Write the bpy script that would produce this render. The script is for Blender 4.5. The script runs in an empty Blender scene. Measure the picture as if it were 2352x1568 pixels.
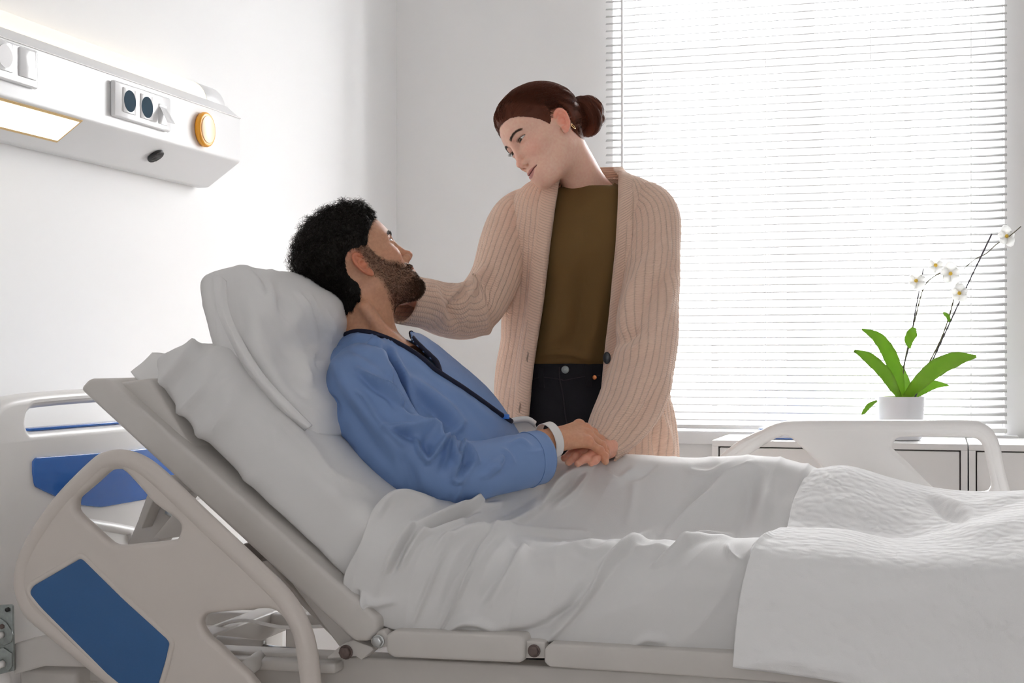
import bpy, bmesh, math, random
import numpy as np
from mathutils import Vector, Matrix

# ------------------------------------------------------------------ camera, sky, light, exposure
F_PX, CX, HOR, PSI, CAM_H = 3320.0, 1176.0, 820.0, math.radians(16.4), 1.07
CS, SN = math.cos(PSI), math.sin(PSI)
scene = bpy.context.scene
col = scene.collection
cam_d = bpy.data.cameras.new('camera')
cam_d.sensor_width = 36.0
cam_d.lens = 36.0 * F_PX / 2352.0
cam_d.shift_y = (HOR - 784.0) / 2352.0
cam_d.clip_start = 0.05
cam = bpy.data.objects.new('camera', cam_d)
cam.location = (0, 0, CAM_H)
cam.rotation_euler = (math.pi / 2, 0, PSI)
col.objects.link(cam)
scene.camera = cam

SKY_STRENGTH = 26.0
world = bpy.data.worlds.new('overcast_sky')
scene.world = world
world.use_nodes = True
bg = world.node_tree.nodes['Background']
bg.inputs['Color'].default_value = (0.99, 0.995, 1.0, 1)
bg.inputs['Strength'].default_value = SKY_STRENGTH
scene.view_settings.view_transform = 'Standard'
scene.view_settings.look = 'None'
scene.view_settings.gamma = 1.0
scene.view_settings.use_curve_mapping = False
scene.view_settings.exposure = 0.06
scene.cycles.use_denoising = True
scene.cycles.max_bounces = 10
scene.cycles.diffuse_bounces = 8
scene.cycles.transparent_max_bounces = 8
scene.cycles.glossy_bounces = 2
scene.cycles.transmission_bounces = 4
scene.cycles.use_adaptive_sampling = True
scene.cycles.adaptive_threshold = 0.06
scene.cycles.use_light_tree = False
scene.cycles.time_limit = 1150
scene.cycles.caustics_reflective = False
scene.cycles.caustics_refractive = False
scene.cycles.sample_clamp_indirect = 6.0

ROOM_X0, ROOM_X1, ROOM_Y0, ROOM_Y1, ROOM_H = -1.82, 3.2, -1.9, 4.75, 2.9
WIN_X0, WIN_X1, WIN_Z0, WIN_Z1 = -1.045, 0.20, 0.82, 2.75        # the window opening in the far wall

def portal(name, loc, rot, sx, sy):
    l = bpy.data.lights.new(name, 'AREA')
    l.shape = 'RECTANGLE'; l.size = sx; l.size_y = sy
    l.cycles.is_portal = True
    o = bpy.data.objects.new(name, l)
    o.location = loc; o.rotation_euler = rot
    col.objects.link(o)
    return o

# ------------------------------------------------------------------ pixel <-> place
def ray(px, py):
    a, b = px - CX, py - HOR
    return np.array([a * CS - F_PX * SN, a * SN + F_PX * CS, -b])
def P(px, py, Y):
    r = ray(px, py); t = Y / r[1]
    return np.array([r[0] * t, Y, CAM_H + r[2] * t])
def PX(px, py, X):
    r = ray(px, py); t = X / r[0]
    return np.array([X, r[1] * t, CAM_H + r[2] * t])
def PZ(px, py, Z):
    r = ray(px, py); t = (Z - CAM_H) / r[2]
    return np.array([r[0] * t, r[1] * t, Z])
def proj(v):
    v = np.asarray(v, float)
    u = v[:, 0] * CS + v[:, 1] * SN
    d = -v[:, 0] * SN + v[:, 1] * CS
    return np.stack([CX + F_PX * u / d, HOR - F_PX * (v[:, 2] - CAM_H) / d], 1)
R_CAM, D_CAM, U_CAM = np.array([CS, SN, 0]), np.array([-SN, CS, 0]), np.array([0, 0, 1.0])

# ------------------------------------------------------------------ objects
def tag(o, label=None, cat=None, group=None, kind=None):
    if label: o['label'] = label
    if cat: o['category'] = cat
    if group: o['group'] = group
    if kind: o['kind'] = kind
    return o
def empty(name, loc=(0, 0, 0), label=None, cat=None, group=None):
    o = bpy.data.objects.new(name, None)
    o.empty_display_size = 0.1
    o.location = loc
    col.objects.link(o)
    return tag(o, label, cat, group)
def link(name, me, m=None, parent=None, smooth=True):
    o = bpy.data.objects.new(name, me)
    col.objects.link(o)
    if m is not None:
        me.materials.clear()
        for k in (m if isinstance(m, (list, tuple)) else [m]):
            me.materials.append(k)
    if smooth and isinstance(me, bpy.types.Mesh):
        me.polygons.foreach_set('use_smooth', [True] * len(me.polygons))
    if parent is not None:
        o.parent = parent
        o.matrix_parent_inverse = world_of(parent).inverted()
    return o
def world_of(o):
    m = Matrix.LocRotScale(o.location, o.rotation_euler, o.scale)
    if o.parent is not None:
        m = world_of(o.parent) @ o.matrix_parent_inverse @ m
    return m
def mesh(name, V, Fc, m=None, parent=None, smooth=True, uv=None, colr=None):
    me = bpy.data.meshes.new(name)
    V = np.asarray(V, np.float32)
    me.from_pydata(V.tolist() if len(V) < 20000 else V, [], Fc if isinstance(Fc, list) else Fc.tolist())
    me.update()
    if uv is not None:
        lay = me.uv_layers.new(name='UVMap')
        li = np.empty(len(me.loops), np.int32); me.loops.foreach_get('vertex_index', li)
        lay.data.foreach_set('uv', np.asarray(uv, np.float32)[li].ravel())
    if colr is not None:
        at = me.color_attributes.new('Col', 'FLOAT_COLOR', 'POINT')
        c4 = np.ones((len(V), 4), np.float32); c4[:, :3] = colr
        at.data.foreach_set('color', c4.ravel())
    return link(name, me, m, parent, smooth)
def join_geo(*geos):
    Vs, Fs, n = [], [], 0
    for V, Fc in geos:
        Vs.append(np.asarray(V, float)); Fs += [tuple(int(i) + n for i in f) for f in Fc]; n += len(V)
    return np.concatenate(Vs), Fs

def box_geo(lo, hi):
    x0, y0, z0 = lo; x1, y1, z1 = hi
    V = [(x0,y0,z0),(x1,y0,z0),(x1,y1,z0),(x0,y1,z0),(x0,y0,z1),(x1,y0,z1),(x1,y1,z1),(x0,y1,z1)]
    return V, [(0,3,2,1),(4,5,6,7),(0,1,5,4),(1,2,6,5),(2,3,7,6),(3,0,4,7)]
def bevelled(name, V, Fc, m, parent=None, w=0.004, seg=2, smooth=True):
    bm = bmesh.new()
    vs = [bm.verts.new(tuple(v)) for v in V]
    for f in Fc:
        try: bm.faces.new([vs[i] for i in f])
        except ValueError: pass
    bmesh.ops.recalc_face_normals(bm, faces=bm.faces)
    if w > 0:
        es = [e for e in bm.edges if len(e.link_faces) == 2 and e.calc_face_angle(0) > 0.5]
        bmesh.ops.bevel(bm, geom=es, offset=w, segments=seg, profile=0.5, affect='EDGES', clamp_overlap=True)
    me = bpy.data.meshes.new(name); bm.to_mesh(me); bm.free()
    o = link(name, me, m, parent, smooth)
    if smooth: me.set_sharp_from_angle(angle=math.radians(50))
    return o
def box(name, lo, hi, m, parent=None, w=0.004, seg=2):
    V, Fc = box_geo(lo, hi)
    return bevelled(name, V, Fc, m, parent, w, seg)
def prism(name, poly3a, off, m, parent=None, w=0.004, seg=2):
    """closed polygon of 3D points swept by the vector off"""
    n = len(poly3a); off = np.asarray(off, float)
    V = [np.asarray(p, float) for p in poly3a] + [np.asarray(p, float) + off for p in poly3a]
    Fc = [tuple(range(n))[::-1], tuple(range(n, 2 * n))] + [(i, (i + 1) % n, n + (i + 1) % n, n + i) for i in range(n)]
    return bevelled(name, V, Fc, m, parent, w, seg)
def catmull(pts, n, closed=False):
    pts = np.asarray(pts, float); k = len(pts)
    if closed:
        t = np.linspace(0, k, n, endpoint=False); i = np.floor(t).astype(int); f = (t - i)[:, None]
        g = lambda j: pts[(i + j) % k]
    else:
        t = np.linspace(0, k - 1, n); i = np.minimum(np.floor(t).astype(int), k - 2); f = (t - i)[:, None]
        ext = np.vstack([2 * pts[0] - pts[1], pts, 2 * pts[-1] - pts[-2]])
        g = lambda j: ext[i + j + 1]
    a, b, c, d = g(-1), g(0), g(1), g(2)
    return 0.5 * (2 * b + (c - a) * f + (2 * a - 5 * b + 4 * c - d) * f ** 2 + (3 * b - a - 3 * c + d) * f ** 3)
def tube_geo(path, rad, sides=10, closed=False, cap=True, flat=None):
    path = np.asarray(path, float); n = len(path)
    rad = np.broadcast_to(np.asarray(rad, float), (n,))
    if closed: T = np.roll(path, -1, 0) - np.roll(path, 1, 0)
    else: T = np.gradient(path, axis=0)
    T /= np.linalg.norm(T, axis=1)[:, None] + 1e-12
    ref = np.array([0, 0, 1.0]) if abs(T[0][2]) < 0.9 else np.array([1.0, 0, 0])
    N = np.zeros_like(T); v = ref - T[0] * ref.dot(T[0]); N[0] = v / np.linalg.norm(v)
    for i in range(1, n):
        v = N[i - 1] - T[i] * N[i - 1].dot(T[i]); N[i] = v / (np.linalg.norm(v) + 1e-12)
    B = np.cross(T, N)
    th = np.linspace(0, 2 * math.pi, sides, endpoint=False)
    V = (path[:, None] + rad[:, None, None] * (np.cos(th)[None, :, None] * N[:, None] + np.sin(th)[None, :, None] * B[:, None])).reshape(-1, 3)
    Fc = []
    for i in range(n if closed else n - 1):
        j = (i + 1) % n
        for s in range(sides):
            q = (s + 1) % sides
            Fc.append((i * sides + s, i * sides + q, j * sides + q, j * sides + s))
    if cap and not closed:
        Fc.append(tuple(range(sides))[::-1]); Fc.append(tuple(range((n - 1) * sides, n * sides)))
    return V, Fc
def tube(name, path, rad, m, parent=None, sides=10, closed=False):
    V, Fc = tube_geo(path, rad, sides, closed)
    return mesh(name, V, Fc, m, parent)
def offset2d(pts, d):
    """closed 2D outline moved outward by d"""
    q = np.asarray(pts, float); t = np.roll(q, -1, 0) - np.roll(q, 1, 0); t /= np.linalg.norm(t, axis=1)[:, None] + 1e-12
    n = np.stack([t[:, 1], -t[:, 0]], 1)
    area = 0.5 * np.sum(q[:, 0] * np.roll(q[:, 1], -1) - np.roll(q[:, 0], -1) * q[:, 1])
    return q + n * d * (1 if area > 0 else -1)
def plate(name, outer, holes, origin, ex, ey, en, m, parent=None, depth=0.01, bev=0.006, res=3, n=None):
    """flat plate with holes and rounded rims; 2D outlines in metres in the plane origin+ex,ey, thickness along en"""
    cu = bpy.data.curves.new(name, 'CURVE'); cu.dimensions = '2D'; cu.fill_mode = 'BOTH'
    cu.extrude = depth; cu.bevel_depth = bev; cu.bevel_resolution = res; cu.offset = -bev
    for pl in [outer] + list(holes):
        s = cu.splines.new('POLY'); s.points.add(len(pl) - 1); s.use_cyclic_u = True
        for k, q in enumerate(pl): s.points[k].co = (q[0], q[1], 0, 1)
    tmp = bpy.data.objects.new(name + '_tmp', cu); col.objects.link(tmp)
    dg = bpy.context.evaluated_depsgraph_get()
    me = bpy.data.meshes.new_from_object(tmp.evaluated_get(dg))
    bpy.data.objects.remove(tmp); bpy.data.curves.remove(cu)
    V = np.empty(len(me.vertices) * 3, np.float32); me.vertices.foreach_get('co', V); V = V.reshape(-1, 3)
    W = np.asarray(origin) + V[:, :1] * np.asarray(ex) + V[:, 1:2] * np.asarray(ey) + V[:, 2:3] * np.asarray(en)
    me.vertices.foreach_set('co', W.astype(np.float32).ravel())
    me.name = name
    bm = bmesh.new(); bm.from_mesh(me)
    bmesh.ops.remove_doubles(bm, verts=bm.verts, dist=1e-5)
    bmesh.ops.recalc_face_normals(bm, faces=bm.faces)
    bm.to_mesh(me); bm.free()
    o = link(name, me, m, parent, True)
    me.set_sharp_from_angle(angle=math.radians(40))
    return o
def round_poly(pts, r=0.3, n=5):
    """round polygon corners (2D/3D): every corner is cut at r of its shorter edge"""
    pts = [np.asarray(p, float) for p in pts]; out = []
    for i, p in enumerate(pts):
        a, b = pts[i - 1], pts[(i + 1) % len(pts)]
        la, lb = np.linalg.norm(a - p), np.linalg.norm(b - p)
        rr = r if r > 1 else r * min(la, lb)
        rr = min(rr, 0.48 * la, 0.48 * lb)
        s, e = p + (a - p) / la * rr, p + (b - p) / lb * rr
        for t in np.linspace(0, 1, n):
            out.append((1 - t) ** 2 * s + 2 * t * (1 - t) * p + t * t * e)
    return out

# ------------------------------------------------------------------ materials
def new_mat(name):
    m = bpy.data.materials.new(name); m.use_nodes = True
    return m, m.node_tree.nodes, m.node_tree.links, m.node_tree.nodes['Principled BSDF']
def mat(name, c, rough=0.5, metal=0.0, noise=0.0, nscale=8.0, bump=0.0, bscale=200.0, coat=0.0, sub=0.0, crumple=0.0, cscale=16.0, trans=0.0, spec=None, emit=None, es=0.0, sheen=0.0):
    m, N, L, b = new_mat(name)
    b.inputs['Base Color'].default_value = (*c, 1)
    b.inputs['Roughness'].default_value = rough
    b.inputs['Metallic'].default_value = metal
    b.inputs['Coat Weight'].default_value = coat
    if spec is not None: b.inputs['Specular IOR Level'].default_value = spec
    if sheen: b.inputs['Sheen Weight'].default_value = sheen; b.inputs['Sheen Roughness'].default_value = 0.5
    if emit: b.inputs['Emission Color'].default_value = (*emit, 1); b.inputs['Emission Strength'].default_value = es
    tc = N.new('ShaderNodeTexCoord')
    if noise:
        t = N.new('ShaderNodeTexNoise'); t.inputs['Scale'].default_value = nscale; t.inputs['Detail'].default_value = 4
        L.new(tc.outputs['Object'], t.inputs['Vector'])
        mx = N.new('ShaderNodeMix'); mx.data_type = 'RGBA'
        mx.inputs['A'].default_value = (*[x * (1 - noise) for x in c], 1)
        mx.inputs['B'].default_value = (*[min(1, x * (1 + noise)) for x in c], 1)
        L.new(t.outputs['Fac'], mx.inputs['Factor']); L.new(mx.outputs['Result'], b.inputs['Base Color'])
    if crumple:
        # soft creases pressed into the cloth: ridged noise
        t = N.new('ShaderNodeTexNoise'); t.noise_type = 'RIDGED_MULTIFRACTAL'; t.inputs['Scale'].default_value = cscale; t.inputs['Detail'].default_value = 2.5
        t.inputs['Roughness'].default_value = .5; t.inputs['Distortion'].default_value = .6
        mp_ = N.new('ShaderNodeMapping'); mp_.inputs['Scale'].default_value = (1.0, .8, .55); mp_.inputs['Rotation'].default_value = (0, .75, .2)
        L.new(tc.outputs['Object'], mp_.inputs['Vector']); L.new(mp_.outputs['Vector'], t.inputs['Vector'])
        bp0 = N.new('ShaderNodeBump'); bp0.inputs['Strength'].default_value = crumple; bp0.inputs['Distance'].default_value = 0.012
        L.new(t.outputs['Fac'], bp0.inputs['Height']); L.new(bp0.outputs['Normal'], b.inputs['Normal'])
    if bump:
        t = N.new('ShaderNodeTexNoise'); t.inputs['Scale'].default_value = bscale; t.inputs['Detail'].default_value = 2
        L.new(tc.outputs['Object'], t.inputs['Vector'])
        bp = N.new('ShaderNodeBump'); bp.inputs['Strength'].default_value = bump; bp.inputs['Distance'].default_value = 0.002
        if crumple: L.new(bp0.outputs['Normal'], bp.inputs['Normal'])
        L.new(t.outputs['Fac'], bp.inputs['Height']); L.new(bp.outputs['Normal'], b.inputs['Normal'])
    if sub:
        b.inputs['Subsurface Weight'].default_value = sub
        b.inputs['Subsurface Radius'].default_value = (0.008, 0.003, 0.0015)
        b.inputs['Subsurface Scale'].default_value = 1.0
    if trans:
        tr = N.new('ShaderNodeBsdfTranslucent'); tr.inputs['Color'].default_value = (*c, 1)
        ms = N.new('ShaderNodeMixShader'); ms.inputs['Fac'].default_value = trans
        out = N['Material Output']
        L.new(b.outputs['BSDF'], ms.inputs[1]); L.new(tr.outputs['BSDF'], ms.inputs[2]); L.new(ms.outputs['Shader'], out.inputs['Surface'])
    return m
def skin_mat(name, rough=0.45):
    m, N, L, b = new_mat(name)
    at = N.new('ShaderNodeAttribute'); at.attribute_name = 'Col'
    tc = N.new('ShaderNodeTexCoord')
    t = N.new('ShaderNodeTexNoise'); t.inputs['Scale'].default_value = 160; t.inputs['Detail'].default_value = 5
    L.new(tc.outputs['Object'], t.inputs['Vector'])
    mx = N.new('ShaderNodeMix'); mx.data_type = 'RGBA'; mx.blend_type = 'OVERLAY'; mx.inputs['Factor'].default_value = 0.22
    L.new(at.outputs['Color'], mx.inputs['A']); L.new(t.outputs['Fac'], mx.inputs['B'])
    L.new(mx.outputs['Result'], b.inputs['Base Color'])
    b.inputs['Roughness'].default_value = rough
    b.inputs['Subsurface Weight'].default_value = 0.18
    b.inputs['Subsurface Radius'].default_value = (0.006, 0.0022, 0.0012)
    b.inputs['Subsurface Scale'].default_value = 1.0
    t2 = N.new('ShaderNodeTexNoise'); t2.inputs['Scale'].default_value = 700; t2.inputs['Detail'].default_value = 2
    L.new(tc.outputs['Object'], t2.inputs['Vector'])
    bp = N.new('ShaderNodeBump'); bp.inputs['Strength'].default_value = 0.12; bp.inputs['Distance'].default_value = 0.001
    L.new(t2.outputs['Fac'], bp.inputs['Height']); L.new(bp.outputs['Normal'], b.inputs['Normal'])
    return m

# ------------------------------------------------------------------ signed-distance modelling for bodies
def sm(a, b, k):
    h = np.maximum(k - np.abs(a - b), 0) / k
    return np.minimum(a, b) - h * h * k * 0.25
def smx(a, b, k):
    return -sm(-a, -b, k)
def ell(p, c, r):
    q = (p - np.asarray(c, np.float32)); r = np.asarray(r, np.float32)
    k0 = np.sqrt(((q / r) ** 2).sum(1)) + 1e-9
    k1 = np.sqrt(((q / (r * r)) ** 2).sum(1)) + 1e-9
    return k0 * (k0 - 1) / k1
def sph(p, c, r):
    return np.sqrt(((p - np.asarray(c, np.float32)) ** 2).sum(1)) - r
def cap(p, a, b, ra, rb):
    a = np.asarray(a, np.float32); b = np.asarray(b, np.float32); ba = b - a
    pa = p - a
    h = np.clip(pa @ ba / (ba @ ba), 0, 1)
    return np.sqrt(((pa - h[:, None] * ba) ** 2).sum(1)) - (ra + (rb - ra) * h)
from concurrent.futures import ThreadPoolExecutor
POOL = ThreadPoolExecutor(4)
def sdf_mesh(fn, lo, hi, h, slack=1.3):
    lo = np.asarray(lo, float); hi = np.asarray(hi, float)
    B = 8; nb = np.ceil((hi - lo) / (B * h)).astype(int)
    I = np.stack(np.meshgrid(*[np.arange(k) for k in nb], indexing='ij'), -1).reshape(-1, 3)
    def ev(p):
        ch = max(20000, min(120000, len(p) // 8 + 1))
        parts = [p[s:s + ch].astype(np.float32) for s in range(0, len(p), ch)]
        return np.concatenate(list(POOL.map(fn, parts)))
    d = ev(lo + (I + 0.5) * B * h)
    I = I[np.abs(d) < B * h * 0.87 * slack]
    g = np.stack(np.meshgrid(*[np.arange(B + 1)] * 3, indexing='ij'), -1).reshape(-1, 3)
    base = I * B
    pts = lo + (base[:, None] + g[None]).reshape(-1, 3) * h
    v = ev(pts).reshape(-1, B + 1, B + 1, B + 1)
    ins = v < 0
    D = nb * B + 4
    gid = lambda q: ((q[..., 0] + 1) * D[1] + q[..., 1] + 1) * D[2] + q[..., 2] + 1
    cnt = np.zeros((len(I), B, B, B), np.int8)
    cor = [(a, b, c) for a in (0, 1) for b in (0, 1) for c in (0, 1)]
    for a, b, c in cor: cnt += ins[:, a:a + B, b:b + B, c:c + B]
    act = np.argwhere((cnt > 0) & (cnt < 8))
    cv = np.stack([v[act[:, 0], act[:, 1] + a, act[:, 2] + b, act[:, 3] + c] for a, b, c in cor], 1)
    cc = np.array(cor, float)
    acc = np.zeros((len(act), 3)); num = np.zeros(len(act))
    for i in range(8):
        for j in range(i + 1, 8):
            if np.abs(cc[i] - cc[j]).sum() == 1:
                s = (cv[:, i] < 0) != (cv[:, j] < 0)
                t = cv[:, i] / (cv[:, i] - cv[:, j] + 1e-12)
                acc += np.where(s[:, None], cc[i] + (cc[j] - cc[i]) * t[:, None], 0); num += s
    cell = base[act[:, 0]] + act[:, 1:]
    V = lo + (cell + acc / num[:, None]) * h
    ids = gid(cell); order = np.argsort(ids); ids_s = ids[order]
    faces = []
    for ax in range(3):
        sl = [slice(0, B)] * 3; sl2 = list(sl); sl2[ax] = slice(1, B + 1)
        a = ins[(slice(None), *sl)]; b = ins[(slice(None), *sl2)]
        e = np.argwhere(a != b)
        q = base[e[:, 0]] + e[:, 1:]
        u, w = (ax + 1) % 3, (ax + 2) % 3
        du = np.zeros(3, int); du[u] = 1; dw = np.zeros(3, int); dw[w] = 1
        quad = []
        ok = np.ones(len(q), bool)
        for c in (q - du - dw, q - dw, q, q - du):
            k = gid(c); pos = np.minimum(np.searchsorted(ids_s, k), len(ids_s) - 1)
            ok &= ids_s[pos] == k; quad.append(order[pos])
        quad = np.stack(quad, 1)
        flip = ~a[e[:, 0], e[:, 1], e[:, 2], e[:, 3]]
        quad[flip] = quad[flip][:, ::-1]
        faces.append(quad[ok])
    Fc = np.concatenate(faces)
    for _ in range(1):
        d0 = ev(V); e = h * 0.3
        G = np.stack([(ev(V + np.eye(3)[k] * e) - d0) / e for k in range(3)], 1)
        g2 = np.maximum((G ** 2).sum(1), 0.25)
        step = G * (d0 / g2)[:, None]
        ln = np.linalg.norm(step, axis=1, keepdims=True)
        V = V - step * np.minimum(1, 0.7 * h / np.maximum(ln, 1e-9))
    return V, Fc

# ------------------------------------------------------------------ cloth lofts
def interp_st(st, n):
    """st rows of numbers -> catmull interpolated rows"""
    return catmull(np.array(st, float), n)
def grid_faces(nu, nv, wrap):
    i = np.arange(nv - 1)[:, None]; j = np.arange(nu if wrap else nu - 1)[None]
    a = i * nu + j; b = i * nu + (j + 1) % nu
    return np.stack([a, b, b + nu, a + nu], -1).reshape(-1, 4)
def grid_normals(G, wrap):
    du = (np.roll(G, -1, 1) - np.roll(G, 1, 1)) if wrap else np.gradient(G, axis=1)
    dv = np.gradient(G, axis=0)
    n = np.cross(du, dv)
    return n / (np.linalg.norm(n, axis=2, keepdims=True) + 1e-12)
def smooth_noise(p, seed=0, scale=1.0, octaves=1):
    """cheap band-limited noise from sums of sines"""
    r = np.random.RandomState(seed); out = np.zeros(len(p))
    for o in range(octaves):
        for _ in range(7):
            k = r.normal(size=3); k /= np.linalg.norm(k)
            out += np.sin((p @ k) * scale * (0.6 + 0.8 * r.rand()) * 2 ** o + r.rand() * 6.28) / 2 ** o / 3.2
    return out
def strokes(V, Nn, S, facing=True, limit=None):
    """raise (amp>0) or sink folds along pixel polylines on the surface that faces the viewpoint.
    S: list of (points, width_px, amp_m[, sharp])"""
    q = proj(V); out = np.zeros(len(V))
    cp = np.array([0, 0, CAM_H])
    w = V - cp; w /= np.linalg.norm(w, axis=1)[:, None]
    fac = np.clip(-(w * Nn).sum(1) * 3 + 0.4, 0, 1) if facing else np.ones(len(V))
    for s in S:
        pts, wd, amp = s[0], s[1], s[2]
        skew = s[3] if len(s) > 3 else 0
        pts = catmull(np.array(pts, float), max(8, 6 * len(pts))) if len(pts) > 2 else np.array(pts, float)
        lo, hi = pts.min(0) - 3 * wd, pts.max(0) + 3 * wd
        m = (q[:, 0] > lo[0]) & (q[:, 0] < hi[0]) & (q[:, 1] > lo[1]) & (q[:, 1] < hi[1])
        if not m.any(): continue
        qq = q[m]; best = np.full(len(qq), 1e9); par = np.zeros(len(qq)); side = np.zeros(len(qq))
        L = len(pts) - 1
        for i in range(L):
            a, b = pts[i], pts[i + 1]; ba = b - a
            h = np.clip(((qq - a) @ ba) / (ba @ ba + 1e-9), 0, 1)
            dv = qq - a - h[:, None] * ba; dd = np.sqrt((dv ** 2).sum(1))
            up = dd < best; best[up] = dd[up]; par[up] = ((i + h) / L)[up]
            side[up] = np.sign(ba[0] * dv[:, 1] - ba[1] * dv[:, 0])[up]
        wl = wd * np.where(side * skew > 0, 1 - min(abs(skew), 0.8), 1.0)
        prof = np.exp(-(best / wl) ** 2) * np.sin(np.clip(par, 0.0, 1.0) * math.pi * 0.86 + 0.22) ** 0.6
        out[m] += 1.6 * amp * prof
    return out * fac
# ------------------------------------------------------------------ materials of the place
M = {}
M['wall'] = mat('wall_paint', (0.91, 0.91, 0.91), 0.75)
M['ceil'] = mat('ceiling_paint', (0.90, 0.90, 0.90), 0.8)
M['floor'] = mat('floor_vinyl', (0.73, 0.695, 0.67), 0.35)
M['frame_w'] = mat('window_paint', (0.86, 0.86, 0.87), 0.4)
M['slat'] = mat('blind_slat', (0.88, 0.88, 0.88), 0.45, trans=0.03)
M['cord'] = mat('blind_cord', (0.80, 0.80, 0.80), 0.7)
M['cab'] = mat('cabinet_paint', (0.84, 0.835, 0.83), 0.4)
M['gap'] = mat('gap_shade', (0.10, 0.08, 0.08), 0.8)
M['unit'] = mat('unit_enamel', (0.80, 0.80, 0.805), 0.32)
M['unit2'] = mat('socket_plastic', (0.84, 0.84, 0.85), 0.15)
M['teal'] = mat('socket_teal', (0.001, 0.030, 0.058), 0.6, spec=.06)
M['amber'] = mat('amber_plastic', (0.90, 0.40, 0.03), 0.35)
M['amber2'] = mat('amber_lens', (0.95, 0.70, 0.42), 0.35)
M['blk'] = mat('black_plastic', (0.02, 0.019, 0.02), 0.45)
M['bedw'] = mat('bed_plastic_shaded', (0.63, 0.575, 0.53), 0.38, noise=0.03, nscale=3, bump=0.03, bscale=500)  # warm fill light and shade put into the white plastic's colour
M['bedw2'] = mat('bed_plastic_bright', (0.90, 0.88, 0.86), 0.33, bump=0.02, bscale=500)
M['beds'] = mat('bed_steel_paint', (0.60, 0.57, 0.54), 0.42, noise=0.05, nscale=20)
M['bluep'] = mat('blue_panel', (0.030, 0.105, 0.27), 0.36, noise=0.05, nscale=300)
M['blueg'] = mat('blue_panel_gloss', (0.045, 0.17, 0.56), 0.14, coat=0.4)
M['metal'] = mat('steel', (0.55, 0.56, 0.56), 0.3, metal=1.0, noise=0.25, nscale=90)
M['zinc'] = mat('zinc_plate', (0.33, 0.36, 0.35), 0.45, metal=0.8, noise=0.3, nscale=120)
M['rust'] = mat('rusty_bolt', (0.16, 0.12, 0.11), 0.6, metal=0.5, noise=0.4, nscale=200)
M['pot'] = mat('pot_ceramic', (0.80, 0.80, 0.84), 0.35)
M['leaf'] = mat('orchid_leaf', (0.22, 0.38, 0.045), 0.38, noise=0.25, nscale=30, trans=0.42)
M['stem'] = mat('orchid_stem', (0.10, 0.09, 0.05), 0.6)
M['stick'] = mat('support_stick', (0.09, 0.08, 0.10), 0.7)
M['petal'] = mat('orchid_petal', (0.93, 0.93, 0.92), 0.5, trans=0.6)
M['lipy'] = mat('orchid_lip', (0.75, 0.50, 0.05), 0.5)
M['bark'] = mat('bark_mix', (0.12, 0.07, 0.04), 0.9)
M['lamp'] = mat('lamp_diffuser', (0.42, 0.40, 0.34), 0.5, emit=(1.0, 0.85, 0.64), es=0.95)
M['lamp2'] = mat('lamp_panel', (0.5, 0.48, 0.44), 0.5, emit=(1.0, 0.88, 0.68), es=1.5)
gm, N_, L_, b_ = new_mat('window_glass')
tr_ = N_.new('ShaderNodeBsdfTransparent'); gl_ = N_.new('ShaderNodeBsdfGlossy'); gl_.inputs['Roughness'].default_value = 0.02
mx_ = N_.new('ShaderNodeMixShader'); mx_.inputs['Fac'].default_value = 0.05
L_.new(tr_.outputs[0], mx_.inputs[1]); L_.new(gl_.outputs[0], mx_.inputs[2]); L_.new(mx_.outputs[0], N_['Material Output'].inputs['Surface'])
M['glass'] = gm

def struct(o):
    o['kind'] = 'structure'; return o

def wall_with_hole(name, X0, X1, Z0, Z1, hx0, hx1, hz0, hz1, y0, y1):
    V, Fc = [], []
    geos = [box_geo((X0, y0, Z0), (hx0, y1, Z1)), box_geo((hx1, y0, Z0), (X1, y1, Z1)),
            box_geo((hx0, y0, Z0), (hx1, y1, hz0)), box_geo((hx0, y0, hz1), (hx1, y1, Z1))]
    V, Fc = join_geo(*geos)
    return struct(mesh(name, V, Fc, M['wall'], smooth=False))

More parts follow.
